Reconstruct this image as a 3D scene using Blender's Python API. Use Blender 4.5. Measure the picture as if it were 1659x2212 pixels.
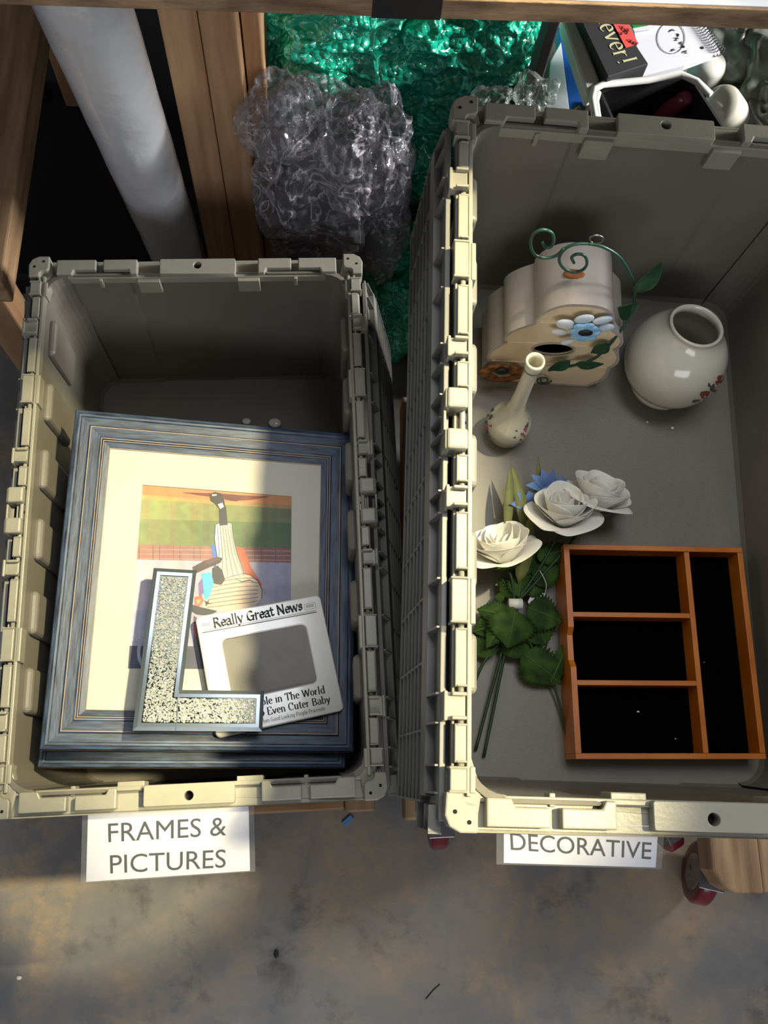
import bpy, bmesh, math, random
import numpy as np
from mathutils import Matrix, Vector, noise
random.seed(7)
for o in list(bpy.data.objects): bpy.data.objects.remove(o)
C = bpy.context.scene.collection
PI = math.pi

# ------------------------------------------------------------------ camera
FPX, CX, CY = 1950.0, 829.5, 1106.0
ca, sa = math.cos(0.31372), math.sin(0.31372)
Rr = Matrix.Rotation(-0.06492, 3, 'Y')
V_R = Rr @ Vector((1, 0, 0)); V_U = Rr @ Vector((0, ca, sa)); V_F = Rr @ Vector((0, sa, -ca))
EYE = Vector((0, 0, 1.49242))
cd = bpy.data.cameras.new('camera'); cam = bpy.data.objects.new('camera', cd); C.objects.link(cam)
m = Matrix((V_R, V_U, -V_F)).transposed().to_4x4(); m.translation = EYE
cam.matrix_world = m
cd.sensor_fit = 'VERTICAL'; cd.sensor_height = 24.0; cd.lens = 24.0 * FPX / 2212.0
cd.clip_start = 0.02; cd.clip_end = 30
bpy.context.scene.camera = cam

# ------------------------------------------------------------------ world, lights, exposure
w = bpy.data.worlds.new('world'); bpy.context.scene.world = w; w.use_nodes = True
w.node_tree.nodes['Background'].inputs[0].default_value = (0.80, 0.88, 1.0, 1)
w.node_tree.nodes['Background'].inputs[1].default_value = 0.16
vs = bpy.context.scene.view_settings
vs.view_transform = 'Standard'; vs.look = 'None'; vs.gamma = 1; vs.use_curve_mapping = False; vs.exposure = 0.0

def aim(o, tgt):
    d = Vector(tgt) - o.location
    o.rotation_euler = d.to_track_quat('-Z', 'Y').to_euler()
def area(name, loc, tgt, size, power, col, sy=None):
    l = bpy.data.lights.new(name, 'AREA'); l.energy = power; l.color = col; l.size = size
    if sy: l.shape = 'RECTANGLE'; l.size_y = sy
    o = bpy.data.objects.new(name, l); C.objects.link(o); o.location = loc; aim(o, tgt); return o
area('ceiling_and_fill_light', (0.30, 0.62, 2.55), (0.1, 0.35, 0.3), 1.0, 14, (0.95, 0.97, 1.0), 0.4)
area('ceiling_and_fill_light', (0.35, -1.9, 1.75), (0.2, 0.75, 0.5), 1.5, 17, (0.97, 0.97, 1.0), 0.9)  # added low front fill, brightens the wrap and roll under the shelf
al = area('ceiling_and_fill_light', (2.3, 0.95, 1.35), (0.62, .90, .60), 0.6, 16, (1.0, 0.99, 0.96), 0.5); al.data.spread = math.radians(60)  # added side fill, brightens the goods behind the right tote
sl = bpy.data.lights.new('warm_ceiling_lamp_and_fill', 'SPOT'); sl.energy = 330; sl.color = (1.0, 0.87, 0.52)
sl.spot_size = math.radians(17.8); sl.spot_blend = 0.22; sl.shadow_soft_size = 0.05
so = bpy.data.objects.new('warm_ceiling_lamp_and_fill', sl); C.objects.link(so)
TG = Vector((-0.155, 0.285, 0.45)); so.location = TG + Vector((0.56, 0.20, 1.0)) * 1.75; aim(so, TG)
sl2 = sl.copy(); sl2.spot_size = math.radians(9.5); sl2.spot_blend = .5
so2 = bpy.data.objects.new('warm_ceiling_lamp_and_fill', sl2); C.objects.link(so2)  # added narrow warm spot, brightens only the right tote's front left corner
TG2 = Vector((0.115, 0.0, 0.777)); so2.location = TG2 + Vector((0.56, 0.05, 1.0)) * 1.45; aim(so2, TG2)

# ------------------------------------------------------------------ pixel -> world helpers (points on real planes)
def ray(u, v):
    return (V_F + V_R * ((u - CX) / FPX) - V_U * ((v - CY) / FPX))
def hit(u, v, P0, n):
    d = ray(u, v); n = Vector(n); P0 = Vector(P0)
    return EYE + d * ((P0 - EYE).dot(n) / d.dot(n))
def hz(u, v, z): return hit(u, v, (0, 0, z), (0, 0, 1))
def hy(u, v, y): return hit(u, v, (0, y, 0), (0, 1, 0))

def lin(c):
    c = [x / 255.0 for x in c[:3]]
    return tuple(x / 12.92 if x <= 0.04045 else ((x + 0.055) / 1.055) ** 2.4 for x in c) + (1,)

# ------------------------------------------------------------------ materials
def mat(name, col, rough=0.5, var=0.0, vscale=20, bump=0.0, bscale=200, metal=0.0, spec=0.5, col2=None,
        trans=0.0, stretch=None, coat=0.0, attr=False, bdist=0.002, sheen=0):
    m = bpy.data.materials.new(name); m.use_nodes = True
    nt = m.node_tree; N = nt.nodes; L = nt.links; b = N['Principled BSDF']
    b.inputs['Roughness'].default_value = rough; b.inputs['Metallic'].default_value = metal
    b.inputs['Specular IOR Level'].default_value = spec
    b.inputs['Transmission Weight'].default_value = trans; b.inputs['Coat Weight'].default_value = coat
    b.inputs['Coat Roughness'].default_value = 0.08
    if sheen: b.inputs['Sheen Weight'].default_value = sheen
    tc = N.new('ShaderNodeTexCoord'); mp = N.new('ShaderNodeMapping'); L.new(tc.outputs['Object'], mp.inputs[0])
    if stretch: mp.inputs['Scale'].default_value = stretch
    c1 = lin(col); c2 = lin(col2) if col2 else tuple(min(1, x * (1 - var)) for x in c1[:3]) + (1,)
    if attr:
        a = N.new('ShaderNodeAttribute'); a.attribute_name = 'col'; src = a.outputs['Color']
        if var:
            nz = N.new('ShaderNodeTexNoise'); nz.inputs['Scale'].default_value = vscale; nz.inputs['Detail'].default_value = 6
            L.new(mp.outputs[0], nz.inputs['Vector'])
            mr = N.new('ShaderNodeMapRange'); mr.inputs[1].default_value = .3; mr.inputs[2].default_value = .7
            mr.inputs[3].default_value = 1 - var; mr.inputs[4].default_value = 1 + var
            L.new(nz.outputs['Fac'], mr.inputs[0])
            vm = N.new('ShaderNodeVectorMath'); vm.operation = 'SCALE'
            L.new(src, vm.inputs[0]); L.new(mr.outputs[0], vm.inputs['Scale']); src = vm.outputs[0]
        L.new(src, b.inputs['Base Color'])
    elif var or col2:
        nz = N.new('ShaderNodeTexNoise'); nz.inputs['Scale'].default_value = vscale; nz.inputs['Detail'].default_value = 6
        L.new(mp.outputs[0], nz.inputs['Vector'])
        cr = N.new('ShaderNodeValToRGB'); cr.color_ramp.elements[0].position = 0.35; cr.color_ramp.elements[1].position = 0.65
        cr.color_ramp.elements[0].color = c2; cr.color_ramp.elements[1].color = c1
        L.new(nz.outputs['Fac'], cr.inputs[0]); L.new(cr.outputs[0], b.inputs['Base Color'])
    else:
        b.inputs['Base Color'].default_value = c1
    if bump:
        n2 = N.new('ShaderNodeTexNoise'); n2.inputs['Scale'].default_value = bscale; n2.inputs['Detail'].default_value = 4
        L.new(mp.outputs[0], n2.inputs['Vector'])
        bp = N.new('ShaderNodeBump'); bp.inputs['Strength'].default_value = bump; bp.inputs['Distance'].default_value = bdist
        L.new(n2.outputs['Fac'], bp.inputs['Height']); L.new(bp.outputs[0], b.inputs['Normal'])
    return m

def film(name, col, alpha, rough=0.12, bscale=120, vor=0, tint=(1, 1, 1), metal=0, bdist=0.004, diff=0.5, edge=1.0, glint_lines=0):
    """clear plastic film: part see-through, part milky and glossy"""
    m = bpy.data.materials.new(name); m.use_nodes = True
    nt = m.node_tree; N = nt.nodes; L = nt.links; b = N['Principled BSDF']; out = N['Material Output']
    b.inputs['Base Color'].default_value = lin(col); b.inputs['Roughness'].default_value = rough
    b.inputs['Specular IOR Level'].default_value = 1.0
    b.inputs['Coat Weight'].default_value = 0.6; b.inputs['Coat Roughness'].default_value = 0.05
    tc = N.new('ShaderNodeTexCoord')
    tr = N.new('ShaderNodeBsdfTransparent'); tr.inputs[0].default_value = tuple(tint) + (1,)
    mx = N.new('ShaderNodeMixShader')
    lw = N.new('ShaderNodeLayerWeight'); lw.inputs[0].default_value = 0.35
    ma = N.new('ShaderNodeMath'); ma.operation = 'MULTIPLY_ADD'; ma.inputs[1].default_value = (1 - alpha) * edge; ma.inputs[2].default_value = alpha
    ma.use_clamp = True
    L.new(lw.outputs['Facing'], ma.inputs[0])
    L.new(ma.outputs[0], mx.inputs[0]); L.new(tr.outputs[0], mx.inputs[1]); L.new(b.outputs[0], mx.inputs[2]); L.new(mx.outputs[0], out.inputs[0])
    if glint_lines:  # pale, less clear noise lines painted in, standing in for glints on the film
        cz = N.new('ShaderNodeTexNoise'); cz.inputs['Scale'].default_value = glint_lines; cz.inputs['Detail'].default_value = 3; cz.inputs['Distortion'].default_value = 1.2
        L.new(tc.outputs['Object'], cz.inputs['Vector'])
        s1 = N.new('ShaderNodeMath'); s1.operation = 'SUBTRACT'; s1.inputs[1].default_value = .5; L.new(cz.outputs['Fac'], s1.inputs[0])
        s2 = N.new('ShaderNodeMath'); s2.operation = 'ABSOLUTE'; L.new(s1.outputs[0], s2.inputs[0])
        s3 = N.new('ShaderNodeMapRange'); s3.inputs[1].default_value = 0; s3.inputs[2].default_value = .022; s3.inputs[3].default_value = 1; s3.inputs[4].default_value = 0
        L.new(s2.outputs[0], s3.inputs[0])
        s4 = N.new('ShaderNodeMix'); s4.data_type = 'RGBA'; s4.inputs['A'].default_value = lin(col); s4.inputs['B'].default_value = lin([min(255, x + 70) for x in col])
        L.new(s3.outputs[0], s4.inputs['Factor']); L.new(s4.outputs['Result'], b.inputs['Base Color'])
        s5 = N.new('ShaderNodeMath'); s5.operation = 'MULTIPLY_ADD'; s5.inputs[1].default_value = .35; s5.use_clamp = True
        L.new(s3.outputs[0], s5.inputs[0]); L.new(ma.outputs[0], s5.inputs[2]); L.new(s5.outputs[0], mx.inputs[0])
    if bscale:
        if vor:
            vo = N.new('ShaderNodeTexVoronoi'); vo.inputs['Scale'].default_value = vor; L.new(tc.outputs['Object'], vo.inputs['Vector'])
            nz = N.new('ShaderNodeTexNoise'); nz.inputs['Scale'].default_value = bscale; nz.inputs['Detail'].default_value = 5
            L.new(tc.outputs['Object'], nz.inputs['Vector'])
            ad = N.new('ShaderNodeMath'); ad.operation = 'MULTIPLY_ADD'; ad.inputs[1].default_value = -1.0
            L.new(vo.outputs['Distance'], ad.inputs[0]); L.new(nz.outputs['Fac'], ad.inputs[2]); h = ad.outputs[0]
        else:
            nz = N.new('ShaderNodeTexNoise'); nz.inputs['Scale'].default_value = bscale; nz.inputs['Detail'].default_value = 5
            L.new(tc.outputs['Object'], nz.inputs['Vector']); h = nz.outputs['Fac']
        bp = N.new('ShaderNodeBump'); bp.inputs['Strength'].default_value = 1.0; bp.inputs['Distance'].default_value = bdist
        L.new(h, bp.inputs['Height']); L.new(bp.outputs[0], b.inputs['Normal']); L.new(bp.outputs[0], lw.inputs['Normal'])
    return m

M = {}
M['tote'] = mat('grey_plastic', (119, 115, 105), 0.42, 0.10, 9, 0.25, 350, bdist=0.0006)
M['tote_rim'] = mat('grey_plastic_scuffed', (150, 147, 133), 0.36, 0.08, 60, 0.3, 300, bdist=0.0006)
M['lid'] = mat('grey_plastic_lid', (120, 119, 113), 0.42, 0.10, 14)
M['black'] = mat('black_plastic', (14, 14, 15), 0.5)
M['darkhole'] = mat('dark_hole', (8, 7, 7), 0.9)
M['wood'] = mat('pine_wood', (190, 152, 114), 0.62, 0, 9, 0.3, 60, col2=(158, 118, 84), stretch=(6, 6, 0.5))
M['wood_y'] = mat('pine_wood_along', (178, 144, 108), 0.65, 0, 8, 0.3, 60, col2=(128, 98, 70), stretch=(6, 0.6, 6))
M['wood_x'] = mat('pine_wood_across', (172, 136, 98), 0.65, 0, 8, 0.4, 60, col2=(140, 98, 62), stretch=(0.6, 6, 6))
M['ply'] = mat('worn_board_edge', (172, 140, 106), 0.75, 0, 26, 0.9, 120, col2=(100, 78, 58), stretch=(0.6, 2, 2))
M['white_top'] = mat('white_laminate', (232, 232, 232), 0.3)
M['tape'] = mat('black_tape', (30, 29, 33), 0.45, .2, 40, .3, 120)
M['tube'] = film('wrapped_roll', (216, 218, 224), 0.93, 0.25, 14, bdist=0.006)
M['tubecore'] = mat('tube_core', (222, 223, 226), 0.5, 0.15, 10)
M['bluetape'] = mat('blue_film', (60, 105, 170), 0.4)
M['paper'] = mat('white_paper', (222, 222, 230), 0.6)
M['ink'] = mat('black_ink', (12, 12, 14), 0.6)
M['sleeve'] = film('clear_sleeve', (200, 205, 210), 0.06, 0.15, 30, bdist=0.002, edge=.12)
M['glass'] = film('picture_glass', (250, 252, 255), 0.02, 0.02, 0, edge=.2)
M['redwheel'] = mat('red_polyurethane', (122, 26, 44), 0.3, 0.15, 30, coat=.4)
M['steel'] = mat('zinc_steel', (150, 150, 152), 0.35, metal=1, bump=.1)
M['navy'] = mat('blue_wash_frame', (66, 82, 106), 0.45, 0, 300, 0.3, 400, col2=(34, 44, 62), stretch=(1, .12, 1), bdist=.0008)
M['navy_x'] = mat('blue_wash_frame_across', (66, 82, 106), 0.45, 0, 300, 0.3, 400, col2=(34, 44, 62), stretch=(.12, 1, 1), bdist=.0008)
M['gold'] = mat('pale_gold_line', (196, 164, 128), 0.5)
M['mat'] = mat('mat_board', (204, 200, 184), 0.75, 0.04, 8)
M['print'] = mat('printed_picture', (255, 255, 255), 0.5, 0.14, 90, attr=True)
M['flatprint'] = mat('printed_ink', (255, 255, 255), 0.55, attr=True)
M['ceramic'] = mat('white_glazed_ceramic', (226, 223, 214), 0.18, coat=.5)
M['vase'] = mat('cream_glaze', (200, 196, 180), 0.15, 0.04, 8, coat=.6)
M['mirror'] = mat('bevelled_mirror', (112, 122, 130), 0.14, metal=.55)
M['smoke'] = mat('dark_mirror_side', (34, 44, 44), 0.08, metal=.6, coat=.5)
M['crystal'] = mat('crushed_crystal', (204, 208, 204), 0.12, metal=.4, coat=.6)
M['greyback'] = mat('grey_felt_board', (138, 135, 128), 0.8, 0.10, 30, .3, 200)
M['traywood'] = mat('orange_stained_wood', (208, 122, 34), 0.38, 0, 14, 0.1, 60, col2=(182, 96, 18), stretch=(1, 1, 1), coat=.2)
M['felt'] = mat('black_felt', (5, 5, 6), 1.0, bump=.5, bscale=900, spec=0.0)
M['bh_roof'] = mat('birdhouse_white_paint', (182, 172, 164), 0.4, 0.22, 14)
M['bh_front'] = mat('birdhouse_cream_paint', (238, 214, 176), 0.5, 0.14, 16, .2, 40)
M['rust'] = mat('rust', (138, 84, 36), 0.9, .4, 200)
M['wire'] = mat('green_painted_wire', (40, 80, 68), 0.35, .3, 40)
M['leafpaint'] = mat('painted_leaf', (34, 84, 54), 0.35, 0, 40, col2=(20, 46, 32))
M['petalw'] = mat('painted_petal', (232, 232, 230), 0.4, 0, 50, col2=(188, 210, 228))
M['petalb'] = mat('blue_petal', (112, 176, 226), 0.4, 0, 160, col2=(170, 210, 234))
M['orange'] = mat('orange_petal', (150, 92, 38), 0.5, 0, 130, col2=(60, 32, 14))
M['rose'] = mat('white_fabric_petal', (240, 238, 230), 0.7, 0.05, 30, sheen=.2)
M['bluefl'] = mat('blue_fabric_petal', (104, 136, 190), 0.7, 0, 30, col2=(60, 84, 136))
M['green'] = mat('green_fabric_leaf', (58, 88, 32), 0.7, 0, 60, col2=(30, 52, 18), spec=.2)
M['rib'] = mat('leaf_rib', (74, 102, 44), 0.6)
M['sepal'] = mat('bright_green_sepal', (96, 142, 42), 0.6, .2, 60)
M['stem'] = mat('dark_green_stem', (32, 58, 34), 0.5)
M['blade'] = mat('olive_grass_blade', (110, 116, 62), 0.6, .3, 60)
M['gbub'] = film('green_bubble_wrap', (26, 184, 148), 0.88, 0.12, 40, vor=95, tint=(.2, .75, .55), bdist=0.008, glint_lines=16)
M['cbub'] = film('clear_bubble_wrap', (150, 148, 156), 0.16, 0.08, 40, vor=70, bdist=0.010, edge=.45, glint_lines=15)
M['bag'] = film('clear_bag_film', (176, 186, 182), 0.18, 0.12, 18, bdist=0.02, edge=.5, glint_lines=30)
M['blue'] = mat('blue_folder', (28, 84, 158), 0.4, .1, 20)
M['white'] = mat('white_plastic', (226, 226, 222), 0.35)
M['charcoal'] = mat('charcoal_board', (50, 50, 52), 0.6, .1, 40)
M['black2'] = mat('black_card', (26, 25, 28), 0.6)
M['darkbin'] = mat('dark_grey_plastic', (70, 68, 70), 0.5)
M['pinkp'] = mat('dusky_pink_plastic', (142, 62, 84), 0.3)
M['redtag'] = mat('red_price_tag', (236, 88, 84), 0.6)
M['brown'] = mat('brown_leather', (96, 70, 56), 0.6, .2, 20)
M['cream'] = mat('cream_letters', (214, 208, 160), 0.6)
M['bluebit'] = mat('light_blue_plastic', (92, 148, 190), 0.5)
M['yellow'] = mat('yellow_plastic', (206, 150, 50), 0.5)

# ------------------------------------------------------------------ object helpers
WM = {}
def linkobj(o, parent=None, mtx=None):
    C.objects.link(o)
    if parent is not None:
        o.parent = parent; WM[o] = WM[parent].copy()
    else:
        WM[o] = mtx.copy() if mtx else Matrix.Identity(4)
        o.matrix_world = WM[o]
    return o
def tag(o, label=None, cat=None, group=None, kind=None):
    if label: o['label'] = label
    if cat: o['category'] = cat
    if group: o['group'] = group
    if kind: o['kind'] = kind
    return o
def thing(name, label, cat, mtx=None, group=None):
    if isinstance(mtx, (tuple, list, Vector)): mtx = Matrix.Translation(Vector(mtx))
    o = bpy.data.objects.new(name, None); o.empty_display_size = 0.02
    linkobj(o, None, mtx); return tag(o, label, cat, group)

class MB:
    """collects geometry; build() links it as one mesh object"""
    def __init__(s): s.v = []; s.f = []; s.c = []
    def add(s, vs, fs, col=None):
        b = len(s.v); s.v += [Vector(x) for x in vs]; s.f += [[b + i for i in f] for f in fs]; s.c += [col] * len(fs); return s
    def box(s, x0, x1, y0, y1, z0, z1, mtx=None):
        vs = [Vector((x, y, z)) for x in (x0, x1) for y in (y0, y1) for z in (z0, z1)]
        if mtx: vs = [mtx @ v for v in vs]
        return s.add(vs, [(0, 1, 3, 2), (4, 6, 7, 5), (0, 4, 5, 1), (2, 3, 7, 6), (0, 2, 6, 4), (1, 5, 7, 3)])
    def prism(s, pts, z0, z1, mtx=None):
        n = len(pts); vs = [Vector((p[0], p[1], z0)) for p in pts] + [Vector((p[0], p[1], z1)) for p in pts]
        if mtx: vs = [mtx @ v for v in vs]
        return s.add(vs, [list(range(n))[::-1], [n + i for i in range(n)]] + [[i, (i + 1) % n, n + (i + 1) % n, n + i] for i in range(n)])
    def lathe(s, prof, n=40, mtx=None, close=False):
        vs = []; fs = []
        for r, z in prof:
            for k in range(n):
                a = 2 * PI * k / n; v = Vector((r * math.cos(a), r * math.sin(a), z)); vs.append(mtx @ v if mtx else v)
        for i in range(len(prof) - 1):
            for k in range(n):
                fs.append((i * n + k, i * n + (k + 1) % n, (i + 1) * n + (k + 1) % n, (i + 1) * n + k))
        return s.add(vs, fs)
    def tube(s, pts, r, n=8, cap=True):
        pts = [Vector(p) for p in pts]; vs = []; fs = []; m_ = len(pts)
        rs = r if isinstance(r, (list, tuple)) else [r] * m_
        up = Vector((0, 0, 1))
        prev = None
        for i, p in enumerate(pts):
            t = (pts[min(i + 1, m_ - 1)] - pts[max(i - 1, 0)]).normalized()
            if prev is None:
                a = t.cross(up if abs(t.z) < .9 else Vector((1, 0, 0))).normalized()
            else:
                a = (prev - t * prev.dot(t)).normalized()
            prev = a; b = t.cross(a)
            for k in range(n):
                an = 2 * PI * k / n; vs.append(p + (a * math.cos(an) + b * math.sin(an)) * rs[i])
        for i in range(m_ - 1):
            for k in range(n):
                fs.append((i * n + k, i * n + (k + 1) % n, (i + 1) * n + (k + 1) % n, (i + 1) * n + k))
        if cap: fs += [list(range(n))[::-1], [(m_ - 1) * n + k for k in range(n)]]
        return s.add(vs, fs)
    def grid(s, fn, nu, nv, thick=0.0, wrap=False):
        vs = [fn(i / (nu - 1), j / (nv - 1)) for i in range(nu) for j in range(nv)]
        fs = [(i * nv + j, (i + 1) * nv + j, (i + 1) * nv + j + 1, i * nv + j + 1) for i in range(nu - 1) for j in range(nv - 1)]
        return s.add(vs, fs)
    def ico(s, c, r, mtx=None, n=10, m=7):
        vs = []; fs = []
        for i in range(m + 1):
            ph = PI * i / m
            for k in range(n):
                a = 2 * PI * k / n
                v = Vector((math.sin(ph) * math.cos(a) * r[0], math.sin(ph) * math.sin(a) * r[1], math.cos(ph) * r[2]))
                if mtx: v = mtx @ v
                vs.append(v + Vector(c))
        for i in range(m):
            for k in range(n): fs.append((i * n + k, i * n + (k + 1) % n, (i + 1) * n + (k + 1) % n, (i + 1) * n + k))
        return s.add(vs, fs)
    def build(s, name, material, parent=None, smooth=False, bevel=0.0, world=False, solid=0.0, sub=0, mats=None, mtx=None, seg=2):
        vs = s.v
        if world and parent is not None:
            inv = WM[parent].inverted(); vs = [inv @ v for v in vs]
        me = bpy.data.meshes.new(name); me.from_pydata([tuple(v) for v in vs], [], s.f)
        if any(c is not None for c in s.c):
            a = me.color_attributes.new('col', 'FLOAT_COLOR', 'CORNER')
            for p, c in zip(me.polygons, s.c):
                cc = lin([x * .93 for x in c] if c else (255, 255, 255))
                for li in p.loop_indices: a.data[li].color = cc
        bm = bmesh.new(); bm.from_mesh(me)
        bmesh.ops.remove_doubles(bm, verts=bm.verts, dist=1e-6) if not any(c is not None for c in s.c) else None
        if not any(c is not None for c in s.c): bmesh.ops.recalc_face_normals(bm, faces=bm.faces)
        bm.to_mesh(me); bm.free()
        if smooth:
            for p in me.polygons: p.use_smooth = True
        for mt in (mats or [material]): me.materials.append(mt)
        o = bpy.data.objects.new(name, me)
        linkobj(o, parent, mtx)
        if solid:
            md = o.modifiers.new('solid', 'SOLIDIFY'); md.thickness = solid; md.offset = 0
        if bevel:
            md = o.modifiers.new('bevel', 'BEVEL'); md.width = bevel; md.segments = seg; md.limit_method = 'ANGLE'; md.angle_limit = 0.6
            if smooth is False: pass
        if sub:
            md = o.modifiers.new('sub', 'SUBSURF'); md.levels = sub; md.render_levels = sub
        return o

def outline(name, loops, depth, material, parent=None, mtx=None, bevel=0.0):
    """filled 2D outline(s) with holes, extruded; returned as a mesh object placed by mtx (in parent space)"""
    cu = bpy.data.curves.new(name, 'CURVE'); cu.dimensions = '2D'; cu.fill_mode = 'BOTH'; cu.extrude = depth / 2; cu.bevel_depth = bevel; cu.bevel_resolution = 1
    for lp in loops:
        sp = cu.splines.new('POLY'); sp.points.add(len(lp) - 1)
        for p, q in zip(sp.points, lp): p.co = (q[0], q[1], 0, 1)
        sp.use_cyclic_u = True
    tmp = bpy.data.objects.new('tmp', cu); C.objects.link(tmp)
    dg = bpy.context.evaluated_depsgraph_get(); me = bpy.data.meshes.new_from_object(tmp.evaluated_get(dg))
    bpy.data.objects.remove(tmp); bpy.data.curves.remove(cu)
    me.name = name; me.materials.clear(); me.materials.append(material)
    if mtx is not None: me.transform(mtx)
    o = bpy.data.objects.new(name, me); linkobj(o, parent); return o
def textmesh(name, body, size, material, parent, mtx, shear=0, sx=1.0, offset=0.0, depth=0.0001, bold=0):
    cu = bpy.data.curves.new(name, 'FONT'); cu.body = body; cu.size = size; cu.extrude = depth; cu.shear = shear; cu.offset = offset
    cu.align_x = 'CENTER'; cu.align_y = 'CENTER'; cu.resolution_u = 4; cu.space_line = 1.0
    tmp = bpy.data.objects.new('tmp', cu); C.objects.link(tmp)
    dg = bpy.context.evaluated_depsgraph_get(); me = bpy.data.meshes.new_from_object(tmp.evaluated_get(dg))
    bpy.data.objects.remove(tmp)
    me.materials.clear(); me.materials.append(material)
    me.transform(mtx @ Matrix.Diagonal((sx, 1, 1, 1)))
    o = bpy.data.objects.new(name, me); linkobj(o, parent); return o
def frame3(o, x, y):
    """matrix with origin o, x axis, y roughly, z normal"""
    x = Vector(x).normalized(); z = x.cross(Vector(y)).normalized(); y = z.cross(x)
    m = Matrix((x, y, z)).transposed().to_4x4(); m.translation = Vector(o); return m
def arc(cx, cy, rx, ry, a0, a1, n=10):
    return [(cx + rx * math.cos(math.radians(a0 + (a1 - a0) * i / n)), cy + ry * math.sin(math.radians(a0 + (a1 - a0) * i / n))) for i in range(n + 1)]
def rrect(x0, x1, y0, y1, r, n=5):
    return arc(x1 - r, y1 - r, r, r, 0, 90, n) + arc(x0 + r, y1 - r, r, r, 90, 180, n) + arc(x0 + r, y0 + r, r, r, 180, 270, n) + arc(x1 - r, y0 + r, r, r, 270, 360, n)
def copy_tree(o, mtx, label, parent=None):
    c = o.copy(); C.objects.link(c)
    if parent is None: c.matrix_world = mtx; WM[c] = mtx.copy(); c['label'] = label
    else: c.parent = parent
    for ch in [x for x in C.objects if x.parent == o]: copy_tree(ch, None, None, c)
    return c
def smoothpath(pts, k=6):
    pts = [Vector(p) for p in pts]; out = []
    P = [pts[0]] + pts + [pts[-1]]
    for i in range(1, len(P) - 2):
        for j in range(k):
            t = j / k; a, b, c, d = P[i - 1], P[i], P[i + 1], P[i + 2]
            out.append(0.5 * ((2 * b) + (c - a) * t + (2 * a - 5 * b + 4 * c - d) * t * t + (3 * b - a - 3 * c + d) * t ** 3))
    out.append(pts[-1]); return out

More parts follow.
